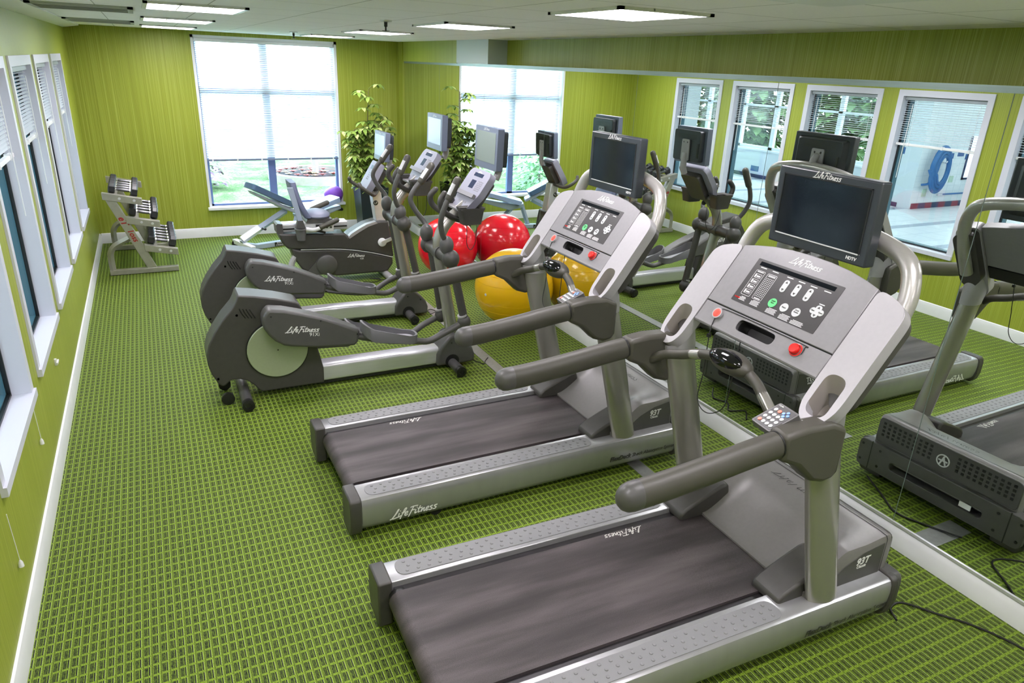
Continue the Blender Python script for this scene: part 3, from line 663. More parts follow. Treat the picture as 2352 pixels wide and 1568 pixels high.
    for y in (-.385, .385): b.box(2.104, 2.1055, y-.003, y+.003, .062, .238)
    obj('bumper_screws', b, BLACK, bb)
    # control console
    up = [(-.334, .078), (.334, .078), (.334, .355), (.27, .372), (.19, .388), (.1, .397), (0, .4), (-.1, .397), (-.19, .388), (-.27, .372), (-.334, .355)]
    c = on_console('control_console', GREY, t, up, .045, .0005, (), .003)
    tr = obj('console_tray', B().plate([(-.334, -.018), (.334, -.018), (.334, .074), (-.334, .074)], [pill(-.085, .112, .008, .056)], CFR(-.002), .02), GREY, t, .003)
    pk = [[CP(y, tt, h) for y, tt in pill(-.085, .112, .008, .056)] for h in (-.003, -.04)]+[[CP(.0135+(y-.0135)*.85, .032+(tt-.032)*.75, -.06) for y, tt in pill(-.085, .112, .008, .056)]]
    obj('tray_pocket', B().loft(pk, cap=False).ngon(pk[-1]), BLACK, tr, ang=60)
    obj('tray_edge', B().tube([CP(-.334, -.018, -.012), CP(.334, -.018, -.012)], .011, 10, smooth=False), GREY, tr)
    on_console('tray_underside', BLACK, tr, [(-.332, -.016), (.332, -.016), (.332, .07), (-.332, .07)], .02, -.024, [pill(-.087, .114, .006, .058)])
    b = B()
    b.tube([CP(y, tt, .0) for y, tt in [(.215, .052), (.19, .066), (-.2, .066), (-.224, .058), (-.228, .03)]], .0016, 6); obj('tray_groove', b, BLACK, tr)
    for y, m, nm in ((-.198, RED, 'stop_button'), (.23, ORANGE, 'safety_clip_button')):
        q = obj(nm, B().lathe([(.026, 0), (.026, .004), (.02, .006), (.02, .02), (.017, .024), (.001, .025)] if y < 0 else [(.02, 0), (.02, .012), (.0145, .014), (.001, .015)], CP(y, .036, -.002), CN, 22), m, tr)
    obj('button_ring', B().lathe([(.028, -.001), (.028, .003), (.022, .003), (.022, .01)], CP(-.198, .036, -.002), CN, 24, cap=False), GREY, tr); obj('button_ring', B().lathe([(.024, -.001), (.024, .012), (.0155, .0125), (.0155, .014)], CP(.23, .036, -.002), CN, 24, cap=False), SILVER, tr)
    logo('console_lettering', WTXT, c, CP(-.004, .357), (0, -1, 0), CD, .155, .11, .0012)
    ov = on_console('display_panel', m_overlay, c, rp([(-.219, .115), (.219, .115), (.219, .321), (-.219, .321)], .004, 2), .001, .0016)
    on_console('display_window', SCREEN, c, rp([(-.188, .293), (.196, .293), (.196, .311), (-.188, .311)], .002, 2), .0004, .0021)
    b = B(); fr = CFR(.0022)
    def ring(x0, x1, y0, y1, w=.0014, r=.006):
        b.plate(rp([(x0, y0), (x1, y0), (x1, y1), (x0, y1)], r, 3), [rp([(x0+w, y0+w), (x1-w, y0+w), (x1-w, y1-w), (x0+w, y1-w)], r-w, 3)], fr, 0)
    def rect(x0, x1, y0, y1): b.plate([(x0, y0), (x1, y0), (x1, y1), (x0, y1)], [], fr, 0)
    ring(.142, .192, .152, .272); obj('printed_frame', b, WTXT, c, solid=False); b = B()
    ring(.077, .128, .152, .272); obj('printed_frame', b, WTXT, c, solid=False); b = B()
    def done(nm):
        nonlocal b
        obj(nm, b, WTXT, c, solid=False); b = B()
    for i in range(4):
        z = .162+i*.025; ring(.15, .184, z, z+.019, .0012, .002); rect(.155, .173, z+.005, z+.012); rect(.176, .182, z+.003, z+.016)
    rect(.15, .184, .264, .268); done('printed_symbols')
    for i in range(12):
        for j in range(5): rect(.084+j*.0085, .0875+j*.0085, .166+i*.0075, .1695+i*.0075)
    rect(.084, .121, .26, .263); rect(.084, .121, .265, .267); rect(.086, .118, .156, .160); done('printed_grid')
    for x, y in ((.165, .287), (.1, .287), (.02, .285), (-.04, .284), (-.1, .283), (-.165, .283)): rect(x-.016, x+.016, y-.002, y+.0015); done('printed_caption')
    for k in range(3):
        for q in range(3): rect(.014-.06*k, .026-.06*k, .272+q*.003-.008, .2733+q*.003-.008)
        done('printed_scale')
    for x0, x1, y0, n in ((.15, .185, .128, 4), (.075, .12, .126, 5), (-.02, .03, .122, 5), (-.09, -.04, .12, 5), (-.16, -.1, .12, 4)):
        for q in range(n): rect(x0+(.004 if q % 2 else 0), x1-(.008 if q == n-1 else 0), y0+q*.0048, y0+q*.0048+.0022)
        done('printed_note')
    rect(-.19, -.165, .228, .2315); done('printed_caption')
    for k in range(3): x = .02-.0595*k; obj('rocker_button', B().plate([(p[0], p[1]) for p in pill(x-.0125, x+.0125, .219, .273)], [], CFR(.003), .002), BTN, c)
    for x, y in ((-.039, .166), (-.1, .166)): obj('round_button', B().plate(ell(x, y, .0185, .0185, 24), [], CFR(.003), .002), BTN, c)
    for x, y in ((-.158, .198), (-.194, .198)): obj('round_button', B().plate(ell(x, y, .0125, .0125, 20), [], CFR(.003), .002), BTN, c)
    obj('rocker_button', B().plate(pill(-.189, -.163, .172, .224), [], CFR(.0034), .002), BTN, c)
    obj('start_button', B().plate(ell(.022, .166, .0195, .0195, 24), [], CFR(.003), .002), GREENB, c)
    b = B()
    for k in range(3):
        x = .02-.0595*k
        for y, u in ((.262, 1), (.23, -1)): b.plate([(x-.0065, y-.004*u), (x+.0065, y-.004*u), (x, y+.006*u)], [], CFR(.0034), 0)
    for y, u in ((.214, 1), (.181, -1)): b.plate([(-.1825, y-.004*u), (-.1695, y-.004*u), (-.176, y+.006*u)], [], CFR(.0038), 0)
    obj('button_arrows', b, BTXT, c, solid=False)
    for tx, x, y in (('Quick\nStart', .022, .17), ('Pause', -.039, .166), ('Cool\nDown', -.1, .17), ('Clear', -.158, .198), ('Enter', -.194, .198)): text('button_word', tx, BTXT, c, CP(x, y, .0036), (0, -1, 0), CD, .0085)
    text('maker_word', 'POLAR', RED, c, CP(.195, .134, .0024), (0, -1, 0), CD, .009, fit=.03)
    # bar with the heart rate pod, hung between the hand rails
    b = B(); bar = [(1.33, .41, .995), (1.355, .36, 1.03), (1.375, .27, 1.062), (1.39, .16, 1.105), (1.4, .0, 1.13), (1.39, -.13, 1.112), (1.37, -.22, 1.068), (1.35, -.3, 1.02), (1.335, -.4, .975)]
    sb = obj('sensor_bar', b.tube(bar, .021, 14, 5, dome=True), GRIP, t)
    obj('contact_plate', B().tube([(1.381, .22, 1.0825), (1.385, .17, 1.1)], .0215, 14), POSTM, sb); obj('contact_plate', B().tube([(1.377, -.195, 1.081), (1.37, -.225, 1.066), (1.362, -.26, 1.046), (1.354, -.29, 1.026)], .0222, 14), POSTM, sb)
    pod = obj('sensor_pod', B().ball((1.39, .0, 1.132), .058, .108, .046, 28, 14), GRIP, sb); obj('pod_window', B().ball((1.368, .006, 1.147), .044, .09, .036, 28, 14), SCREENP, sb)
    # television on its arch
    tv = obj('television', B().prism(rp([(-.238, 1.55), (.238, 1.55), (.238, 1.857), (-.238, 1.857)], .008, 3), 1.713, 1.765, 'x'), BEZEL, t, .006)
    obj('screen', B().prism([(-.203, 1.595), (.203, 1.595), (.203, 1.825), (-.203, 1.825)], 1.7115, 1.714, 'x'), SCREEN, tv)
    b = B(); b.box(1.7105, 1.713, -.208, -.203, 1.59, 1.83); b.box(1.7105, 1.713, .203, .208, 1.59, 1.83); b.box(1.7105, 1.713, -.208, .208, 1.825, 1.83); obj('screen_rim', b, BLACK, tv)
    obj('screen_lip', B().box(1.7105, 1.713, -.208, .208, 1.59, 1.5945), GTXT, tv)
    logo('bezel_lettering', WTXT, tv, (1.7128, 0, 1.842), (0, -1, 0), (0, 0, 1), .13, .12)
    text('bezel_mark', 'HDTV', WTXT, tv, (1.7128, -.175, 1.572), (0, -1, 0), (0, 0, 1), .017, .15, bold=.0005)
    obj('back_cover', B().loft([[(1.762, p[0], p[1]) for p in rp([(-.21, 1.575), (.21, 1.575), (.21, 1.835), (-.21, 1.835)], .02)], [(1.79, p[0], p[1]) for p in rp([(-.18, 1.6), (.18, 1.6), (.18, 1.82), (-.18, 1.82)], .02)]]), BACKM, tv)
    b = B()
    for k in range(4): b.box(1.785, 1.7915, -.13, .13, 1.804-k*.011, 1.809-k*.011)
    b.box(1.79, 1.796, -.165, -.15, 1.62, 1.73); obj('back_slots', b, VENTD, tv)
    mp = obj('mount_plate', B().plate(rp([(-.055, 1.6), (.055, 1.6), (.05, 1.765), (-.05, 1.765)], .012), [ell(-.025, 1.742, .008, .008, 12), ell(.025, 1.742, .008, .008, 12)], (V3(1.8, 0, 0), CY, V3(0, 0, 1), V3(1, 0, 0)), .012), SILVER, tv)
    obj('mount_arm', B().tube([(1.796, 0, 1.72), (1.825, 0, 1.69), (1.836, 0, 1.655)], .022, 14), SILVER, tv)
    b = B(); hp = [(1.6, -.41, 1.195), (1.68, -.41, 1.32), (1.738, -.405, 1.422), (1.764, -.398, 1.5), (1.788, -.362, 1.578), (1.812, -.285, 1.617), (1.83, -.14, 1.643), (1.835, 0, 1.65)]
    hp = hp+[(x, -y, z) for x, y, z in hp[-2::-1]]
    obj('television_arch', b.tube(hp, .033, 16, 5, up=(1, 0, 0)), ARCHM, t)
    # safety cord
    b = B(); b.tube([CP(.23, .022, .004), (1.46, .22, 1.17), (1.44, .2, 1.0), (1.42, .19, .88), (1.43, .13, .84), (1.45, .06, .9), (1.46, .05, 1.05), (1.47, .05, 1.19)], .0022, 6); b.box(1.452, 1.464, .213, .227, 1.15, 1.165)
    obj('safety_cord', b, CORD, t)
    return t
BACKM = mat('charcoal television back', (44, 48, 52), .4)
ARCHM = m_brush('satin silver tube', (172, 170, 166), (184, 182, 178), .3)
m_deck = mat('dark deck strip', (52, 50, 52), .35, .3, noise=.25, nscale=14); CUPM = mat('taupe grey cup lining', (140, 134, 128), .45)
m_overlay = mat('matt black overlay', (44, 42, 42), .4, bump=.03); SCREENP = mat('black pod window', (14, 14, 16), .08)
WTXT2 = mat('cream belt lettering', (214, 212, 206), .6)
tm = make_treadmill('nearest treadmill, with the wide widescreen television and a grey keypad on its rail', (1.22, 1.896, 0), -.023, None, 'treadmills facing the mirror')
tm2 = copy_tree(tm); tm2.location = (1.267, 3.273, 0); tm2.rotation_euler = (0, 0, .003); tm2.scale = (.978, .973, 1)
for q_ in kids(tm2):
    if q_.name.startswith('belt_lettering'): q_.location = (-.605, 0, 0)
tm2['category'] = 'treadmill'; tm2['label'] = 'farther treadmill, between the nearest treadmill and the ellipticals'
KEYM = (mat('salmon key', (238, 120, 96), .4), mat('blue key', (120, 160, 236), .4))
# keypads for the televisions, clipped on the hand rails
def make_remote(root_t, label):
    M = root_t.matrix_basis.copy()
    t = thing('television_keypad', label, 'remote control', root_t.location, root_t.rotation_euler.z, 'television keypads on the treadmills', root_t.scale)
    salmon, bluek = KEYM
    o = V3(1.262, -.372, 1.098); n = V3(-.4, .1, .9).normalized(); x = V3(-.15, -1, .03); x = (x-n*x.dot(n)).normalized(); y = n.cross(x)
    fr = lambda h=0: (o+n*h, x, y, n)
    bd = obj('keypad_body', B().plate(rp([(-.052, -.062), (.052, -.062), (.052, .062), (-.052, .062)], .01), [], fr(), .022), DARKS, t, .004)
    obj('keypad_face', B().plate(rp([(-.045, -.055), (.045, -.055), (.045, .055), (-.045, .055)], .006), [], fr(.0006), .001), m_overlay, t)
    for i in range(4):
        for j in range(4):
            px, py = -.03+i*.02, -.04+j*.0225
            if j == 3 and i > 1: continue
            obj('keypad_button', B().plate(ell(px, py, .0075, .0075, 14), [], fr(.003), .003), salmon if (i, j) in ((0, 0), (1, 3)) else BTN, t)
    for px, py in ((.02, .04), (.02, .018), (.009, .029), (.031, .029)): obj('keypad_arrow', B().plate(ell(px, py, .006, .006, 12), [], fr(.0032), .003), bluek, t)
    text('keypad_lettering', 'Cardio', WTXT, t, o+x*(-.03)+y*.05+n*.002, x, y, .009)
    obj('keypad_clamp', B().tube([o-n*.02-y*.02, o-n*.06-y*.05], .012, 10), BLACK, t); obj('keypad_cable', B().tube([o+x*.045-n*.012+y*.05, o+x*.052+V3(.035, 0, -.004), (1.33, -.435, 1.1), (1.36, -.45, 1.07)], .0035, 8), GTXT, t)
    return t
make_remote(tm, 'small keypad with round buttons on the rail of the nearest treadmill'); make_remote(tm2, 'small keypad with round buttons on the rail of the farther treadmill')
# ------------------------------------------------------------------ ellipticals
def make_television(t, x0, z0, z1, hw, lean, bez, scr, dy=0):
    """flat screen facing -x, bottom edge at (x0, z0)"""
    zx = V3(math.sin(lean), 0, math.cos(lean)); n = V3(-math.cos(lean), 0, math.sin(lean)); o = V3(x0, dy, z0); h = z1-z0
    fr = lambda d: (o+n*d, CY, zx, n)
    tv = obj('television', B().plate(rp([(-hw, 0), (hw, 0), (hw, h), (-hw, h)], .01), [], fr(0), .05), bez, t, .005)
    obj('screen', B().plate([(-hw*.83, h*.16), (hw*.83, h*.16), (hw*.83, h*.88), (-hw*.83, h*.88)], [], fr(.0015), .002), scr, tv)
    logo('bezel_lettering', GTXT, tv, o+zx*h*.94+n*.0008, (0, -1, 0), zx, hw*.5, .12)
    obj('back_cover', B().plate(rp([(-hw*.85, h*.08), (hw*.85, h*.08), (hw*.85, h*.92), (-hw*.85, h*.92)], .02), [], fr(-.05), .045), BEZEL, tv, .012)
    b = B()
    for k in range(4): b.plate([(-hw*.6, h*(.8-k*.035)), (hw*.6, h*(.8-k*.035)), (hw*.6, h*(.815-k*.035)), (-hw*.6, h*(.815-k*.035))], [], fr(-.094), .0022)
    b.plate([(-hw*.8, h*.2), (-hw*.7, h*.2), (-hw*.7, h*.6), (-hw*.8, h*.6)], [], fr(-.09), .01); obj('back_slots', b, BLACK, tv)
    obj('mount_plate', B().plate(rp([(-.05, h*.1), (.05, h*.1), (.045, h*.68), (-.045, h*.68)], .012), [ell(-.022, h*.6, .007, .007, 12), ell(.022, h*.6, .007, .007, 12)], fr(-.098), .01), SILVER, tv)
    obj('mount_arm', B().tube([o-n*.1+zx*h*.3, o-n*.11+zx*-.02, o-n*.09+zx*-.08], .026, 12), SILVER, tv)
    return tv
def make_elliptical(label, loc, rz):
    t = thing('elliptical_trainer', label, 'elliptical trainer', loc, rz, 'elliptical trainers')
    # flywheel housing
    hp = [(.05, .737), (.06, .742), (.153, .727), (.286, .697), (.41, .66), (.432, .645), (.462, .577), (.5, .44), (.535, .317), (.555, .219), (.568, .154), (.566, .044), (.146, .044), (.128, .06), (.097, .104), (.06, .14), (.015, .16), (-.04, .162), (-.08, .13), (-.1, .125),
          (-.125, .15), (-.155, .219), (-.172, .288), (-.172, .358), (-.154, .426), (-.113, .502), (-.05, .591), (.016, .663), (.034, .695)]
    h = obj('flywheel_housing', B().prism(hp, -.1, .1, 'y'), DARK, t, .03, 4)
    b = B()
    for s in (-1, 1):
        for k in range(4): b.tube([(.055+k*.02, s*.1005, .655-.004*k), (.066+k*.02, s*.1012, .62), (.086+k*.02, s*.1005, .585-.002*k)], .0035, 6)
        for x, z in ((.035, .61), (.395, .62), (-.12, .185)): b.lathe([(.008, -.102), (.008, .102)], (x, 0, z), (0, 1, 0), 10)
    obj('housing_vents', b, BLACK, h)
    for s in (-1, 1):
        d = obj('crank_disc', B().lathe([(.197, s*.09), (.197, s*.116), (.193, s*.12), (.001, s*.12)], (.269, 0, .344), (0, 1, 0), 48), DISCM, t)
        obj('disc_rim', B().lathe([(.203, s*.09), (.203, s*.112), (.197, s*.113)], (.269, 0, .344), (0, 1, 0), 48, cap=False), BLACK, d)
        obj('disc_bolt', B().lathe([(.005, s*.119), (.005, s*.1215)], (.269, 0, .344), (0, 1, 0), 10), BLACK, d)
        # moving arm of this side
        dx, dz = (0, 0) if s < 0 else (.055, -.165)
        lp = [(.172, .595), (.176, .625), (.19, .652), (.216, .678), (.31, .662), (.412, .632), (.538, .588), (.652, .538), (.788, .466), (.795, .45), (.782, .38), (.758, .354), (.5, .376), (.34, .405), (.291, .42), (.241, .456), (.203, .502), (.177, .551)]
        lk = obj('link_cover', B().prism([(x+dx, z+dz) for x, z in lp], s*.13, s*.258, 'y'), DARKS, t, .018, 3)
        xd, zd = ((1, 0, -.1), (0, 0, 1)) if s < 0 else ((-1, 0, .1), (0, 0, 1))
        logo('cover_lettering', WTXT, lk, (.415+dx, s*.2588, .518+dz), xd, zd, .215, .13)
        text('model_number', '91Xi', WTXT, lk, (.49+dx, s*.2588, .475+dz), xd, zd, .035)
        b = B()
        for x, z in ((.225, .63), (.535, .565), (.775, .44)): b.lathe([(.006, s*.255), (.006, s*.2595)], (x+dx, 0, z+dz), (0, 1, 0), 10)
        obj('cover_bolts', b, BLACK, lk)
        jx, jz = (1.585, .405) if s < 0 else (1.56, .33)
        tz = 0 if s < 0 else -.145
        tubep = [(.75, s*.2, .42+tz), (.84, s*.22, .392+tz), (1.0, s*.23, .352+tz), (1.19, s*.23, .322+tz), (1.3, s*.225, .305+tz*.8), (1.42, s*.215, .345+tz*.55), (jx, s*.2, jz)]
        obj('pedal_arm', B().tube(tubep, .024, 12, 5), DARKS, t)
        # trough shaped pedal
        pz = tz
        base = pill(-.2, .2, -.075, .075, 8)
        def Z(x): return .385-.03*(x+.2)/.4+.03*max(0, (-x-.07)/.13)**1.6+pz
        def bot(x): return .35-.02*(x+.2)/.4+.1*max(0, (-x-.05)/.15)**1.6+pz
        def rim(x): return .034+.072*max(0, (.03-x)/.23)
        rb = B()
        out = [(1.005+x, s*.235+y) for x, y in base]; n = len(out)
        rings = [[(1.005+x*.93, s*.235+y*.9, Z(x)) for x, y in base], [(1.005+x*.93, s*.235+y*.9, Z(x)+rim(x)) for x, y in base], [(1.005+x, s*.235+y, Z(x)+rim(x)) for x, y in base], [(1.005+x, s*.235+y, bot(x)) for x, y in base]]
        pd = obj('pedal', rb.loft(rings), GREY3, t, ang=60)
        obj('pedal_tread', B().loft([[(1.005+x*.92, s*.235+y*.88, Z(x)+.001) for x, y in base], [(1.005+x*.9, s*.235+y*.86, Z(x)+.004) for x, y in base]]), TREADM, pd)
        # swing arm, joint and upper handle
        hx, hz = 1.455, .9
        obj('swing_arm', B().tube([(jx, s*.2, jz+.03), (hx+.03, s*.2, hz-.02)] if s < 0 else [(jx, s*.2, jz+.03), (hx+.02, s*.2, hz)], .031, 14), DARK, t)
        jn = obj('arm_joint', B().ball((jx, s*.2, jz), .052, .045, .058), DARK, t); obj('joint_collar', B().tube([(jx-.012, s*.2, jz+.05), (jx-.016, s*.2, jz+.062)], .037, 14), SILVER, jn)
        q = obj('handle_hub', B().ball((hx+.012, s*.225, hz+.002), .062, .062, .066), DARK, t); obj('hub_cap', B().ball((hx-.012, s*.205, hz+.095), .05, .05, .068), DARKS, q)
        if s < 0: hpnts = [(1.432, -.205, 1.03), (1.395, -.235, 1.1), (1.378, -.262, 1.19), (1.405, -.272, 1.285), (1.45, -.272, 1.37)]; g0, g1 = (1.432, -.272, 1.335), (1.492, -.272, 1.452)
        else: hpnts = [(1.445, .205, 1.03), (1.435, .24, 1.075), (1.38, .262, 1.15), (1.342, .27, 1.235), (1.375, .27, 1.31), (1.42, .27, 1.36)]; g0, g1 = (1.425, .27, 1.365), (1.505, .27, 1.475)
        m_ = obj('moving_handle', B().tube(hpnts, .019, 12, 6), DARKS, t); obj('handle_grip', B().tube([g0, g1], .027, 16, dome=True), GRIP, m_)
        obj('grip_plate', B().tube([V3(*g0)*.8+V3(*g1)*.2+V3(-.012, -.006, 0), V3(*g0)*.2+V3(*g1)*.8+V3(-.012, -.006, 0)], .019, 12), GTXT, m_)
        # fixed handlebar
        obj('fixed_handlebar', B().tube([(1.6, s*.05, 1.135), (1.53, s*.075, 1.165), (1.455, s*.1, 1.22), (1.435, s*.1, 1.285), (1.47, s*.09, 1.335)], .021, 12, 6, dome=True), DARK, t)
        # stabiliser ends
    cb = obj('hub_bar', B().tube([(1.467, -.2, .9), (1.467, .2, .9)], .046, 18), DARK, t)
    obj('hub_band', B().tube([(1.467, -.05, .9), (1.467, .05, .9)], .054, 18), DARKS, cb)
    for x, nm in ((1.537, 'front_stabiliser'), (.034, 'rear_stabiliser')):
        q = obj(nm, B().tube([(x, -.26, .047), (x, .26, .047)], .036, 16), DARKS, t)
        for s in (-1, 1): obj('stabiliser_cap', B().lathe([(.038, s*.25), (.04, s*.29), (.02, s*.293), (.018, s*.286), (.001, s*.286)], (x, 0, .047), (0, 1, 0), 18), BLACK, q); obj('leveller', B().lathe([(.024, 0), (.024, .012), (.008, .014), (.008, .03)], (x, s*.26, 0), n=14), BLACK, q)
    for s in (-1, 1): obj('transport_wheel', B().lathe([(.01, s*.1), (.04, s*.104), (.042, s*.135), (.01, s*.14)], (-.075, 0, .045), (0, 1, 0), 18), BLACK, t)
    obj('base_beam', B().prism(rp([(-.065, .035), (.065, .035), (.065, .168), (-.065, .168)], .03), .52, 1.46, 'x'), ALU, t); obj('beam_underside', B().box(.55, 1.46, -.05, .05, .016, .036), BLACK, t)
    sp = [(1.415, .03), (1.42, .12), (1.44, .165), (1.475, .215), (1.515, .262), (1.56, .272), (1.6, .255), (1.66, .205), (1.705, .15), (1.725, .095), (1.722, .03)]
    sh = obj('front_shroud', B().prism(sp, -.1, .1, 'y'), DARKS, t, .02, 3)
    b = B()
    for s in (-1, 1):
        b.lathe([(.056, s*.1), (.056, s*.1015)], (1.537, 0, .06), (0, 1, 0), 18)
        for x, z in ((1.53, .21), (1.65, .17)): b.lathe([(.007, s*.1), (.007, s*.102)], (x, 0, z), (0, 1, 0), 10)
    obj('shroud_openings', b, BLACK, sh)
    obj('upright_post', B().tube([(1.575, 0, .22), (1.53, 0, .5), (1.485, 0, .76), (1.462, 0, .92), (1.475, 0, 1.03), (1.54, 0, 1.125), (1.64, 0, 1.21), (1.72, 0, 1.27)], [.048, .046, .044, .044, .043, .042, .04, .04], 18, 6), POSTM, t)
    # console
    d = V3(.577, 0, .817).normalized(); n = V3(-d.z, 0, d.x); o = V3(1.61, 0, 1.212); fr = lambda h=0: (o+n*h, CY, d, n)
    cs = obj('console', B().plate(rp([(-.115, 0), (.115, 0), (.16, .1), (.178, .14), (.176, .29), (.15, .322), (-.15, .322), (-.176, .29), (-.178, .14), (-.16, .1)], .02), [], fr(), .05), CONS, t, .012, 3)
    obj('console_ledge', B().obox(o+d*.115+n*.018, (.022, .32, .03), n, CY), GREY, cs)
    obj('display_window', B().plate([(-.075, .265), (.075, .265), (.075, .293), (-.075, .293)], [], fr(.001), .002), NAVYW, cs); obj('message_window', B().plate([(-.02, .17), (.055, .17), (.055, .235), (-.02, .235)], [], fr(.001), .002), NAVYW, cs)
    b = B()
    for i in range(6):
        for j in range(5): b.plate(ell(-.055-j*.018, .165+i*.014, .005, .005, 8), [], fr(.0015), .002)
    for i in range(4): b.plate([(-.06+i*.035, .05), (-.036+i*.035, .05), (-.036+i*.035, .066), (-.06+i*.035, .066)], [], fr(.0015), .002)
    obj('console_keys', b, GREY, cs)
    logo('console_lettering', WTXT, cs, o+d*.3+n*.001, (0, -1, 0), d, .07, .12)
    bk = obj('console_back', B().plate(rp([(-.1, .03), (.1, .03), (.11, .28), (-.11, .28)], .03), [], fr(-.05), .05), DARK, t, .02, 3)
    for s in (-1, 1):
        c0 = (1.632, s*.18, 1.238)
        rr = [[(c0[0]+p[0]*k, c0[1]+p[1]*k, c0[2]+z) for p in rp([(-.085, -.055), (.085, -.055), (.085, .055), (-.085, .055)], .02, 3)] for k, z in ((.85, 0), (1, .005), (1.08, .012), (1.08, 0), (.98, -.012), (.8, -.105), (.5, -.112))]
        c = obj('accessory_tray', B().loft(rr, cap=False), DARK, t); obj('tray_well', B().ngon([(c0[0]+p[0]*.86, c0[1]+p[1]*.86, c0[2]-.03) for p in rp([(-.085, -.055), (.085, -.055), (.085, .055), (-.085, .055)], .02, 3)]), BLACK, c)
    obj('tray_bracket', B().box(1.57, 1.7, -.14, .14, 1.205, 1.222), GREY, t, .004)
    make_television(t, 1.815, 1.487, 1.777, .19, .03, BEZELB, SCREENL)
    obj('headphone_cable', B().tube([(1.6, -.16, 1.2), (1.61, -.17, 1.08), (1.62, -.15, .98), (1.66, -.13, .93), (1.7, -.12, .99), (1.71, -.12, 1.15)], .0025, 6), CORD, t)
    return t
SCREENV = mat('lilac lcd sheen', (146, 154, 186), .15); DISCM = mat('silver disc with painted reflection', (168, 176, 150), .3, .35, noise=.02); GREY3 = mat('slate pedal plastic', (96, 96, 98), .5, bump=.1); TREADM = mat('ribbed pale tread', (158, 158, 162), .6, bump=.5, bscale=220)  # crank disc is silver; the carpet's green reflection is put into its colour
CONS = mat('cool grey console', (136, 136, 150), .4); NAVYW = mat('navy display window', (40, 48, 76), .15)
e1 = make_elliptical('nearer elliptical trainer, beside the farther treadmill', (1.0, 4.69, 0), 0)
e2 = copy_tree(e1); e2.location = (1.053, 5.912, 0); e2.rotation_euler = (0, 0, -.021); 
for q_ in kids(e2):
    for z_ in kids(q_):
        if z_.name.startswith('screen'): z_.data = z_.data.copy(); z_.data.materials[0] = SCREENV
e2['label'] = 'farther elliptical trainer, between the other one and the bicycle'

BLUEGREYP = mat('blue grey seat vinyl', (118, 122, 142), .45); SEATB = mat('slate violet backrest', (92, 98, 124), .45, noise=.04); PADW = mat('pale blue seat vinyl', (150, 170, 206), .3)
# ------------------------------------------------------------------ recumbent bicycle (world x, z; centre plane y 7.21)
bk = thing('recumbent_bicycle', 'grey recumbent exercise bicycle with a small television on its column', 'exercise bike', (0, 7.21, 0))
low = [(1.80, .4), (1.89, .37), (2.3, .345), (2.6, .29), (2.858, .215), (2.862, .24), (2.858, .15), (2.8, .07), (2.74, .066), (2.26, .066), (1.98, .12), (1.9, .17), (1.84, .27)]
up = [(1.7, .545), (2.36, .51), (2.385, .47), (2.42, .5), (2.5, .545), (2.58, .585), (2.68, .612), (2.74, .618), (2.815, .612), (2.845, .45), (2.866, .24), (2.858, .222), (2.6, .3), (2.3, .355), (1.89, .378), (1.78, .39), (1.75, .42), (1.722, .47)]
u = obj('upper_shroud', B().prism(up, -.115, .115, 'y'), DARK, bk, .02, 3); lo = obj('lower_shroud', B().prism([p for i, p in enumerate(low) if i != 5], -.112, .112, 'y'), DARK, bk, .02, 3)
b = B(); b.tube([(1.9, -.117, .374), (2.3, -.117, .35), (2.6, -.117, .295), (2.855, -.116, .222)], .004, 6); obj('accent_line', b, GTXT, u)
b = B(); b.prism([(2.385, .47), (2.4, .455), (2.5, .515), (2.6, .568), (2.7, .598), (2.68, .618), (2.58, .592), (2.5, .552), (2.42, .505)], -.119, -.05, 'y'); obj('shroud_trim', b, SILVER, u)
logo('shroud_lettering', WTXT, lo, (2.46, -.1128, .27), (1, 0, -.06), (0, 0, 1), .18, .14); text('model_number', '93R', WTXT, lo, (2.52, -.1128, .232), (1, 0, 0), (0, 0, 1), .026)
b = B(); b.lathe([(.105, -.1), (.105, -.14), (.09, -.15), (.001, -.15)], (2.15, 0, .2), (0, 1, 0), 32); obj('crank_cover', b, DARKS, lo); obj('cover_wedge', B().prism([(1.92, .1), (2.08, .285), (2.16, .3), (2.2, .2), (2.1, .1)], -.128, -.1, 'y'), DARKS, lo)
b = B(); b.lathe([(.045, -.112), (.045, -.13), (.03, -.14), (.001, -.14)], (2.74, 0, .395), (0, 1, 0), 24); ca = obj('crank', b, WHITE, bk); obj('crank_arm', B().obox((2.81, -.135, .42), (.17, .018, .034), (1, 0, .38), (0, 1, 0)), ALU, ca); obj('pedal', B().box(2.83, 2.95, -.24, -.14, .44, .465), BLACK, ca, .006)
rl = obj('seat_rail', B().prism(rp([(-.075, .55), (.075, .55), (.075, .632), (-.075, .632)], .012), 1.735, 2.39, 'x'), ALU, bk); obj('rail_end', B().prism([(1.69, .545), (1.685, .63), (1.7, .645), (1.745, .638), (1.75, .54)], -.09, .09, 'y'), DARKS, rl)
obj('rail_groove', B().box(1.75, 2.385, -.078, -.07, .575, .59), BLACK, rl)
obj('rear_stabiliser', B().tube([(1.86, -.27, .04), (1.86, .27, .04)], .036, 14, dome=True), SILVER, bk); obj('front_stabiliser', B().tube([(2.78, -.27, .04), (2.78, .27, .04)], .036, 14, dome=True), SILVER, bk)
obj('base_bow', B().tube([(1.87, -.1, .04), (1.8, -.09, .2), (1.86, -.08, .32)], .03, 10), SILVER, bk)
s = obj('seat', B().ball((2.1, .02, .7), .135, .19, .05, 24, 12), BLUEGREYP, bk); obj('seat_base', B().prism(rp([(1.96, .645), (2.24, .64), (2.23, .68), (1.98, .685)], .015), -.15, .19, 'y'), DARKS, s)
br = B(); rr = []
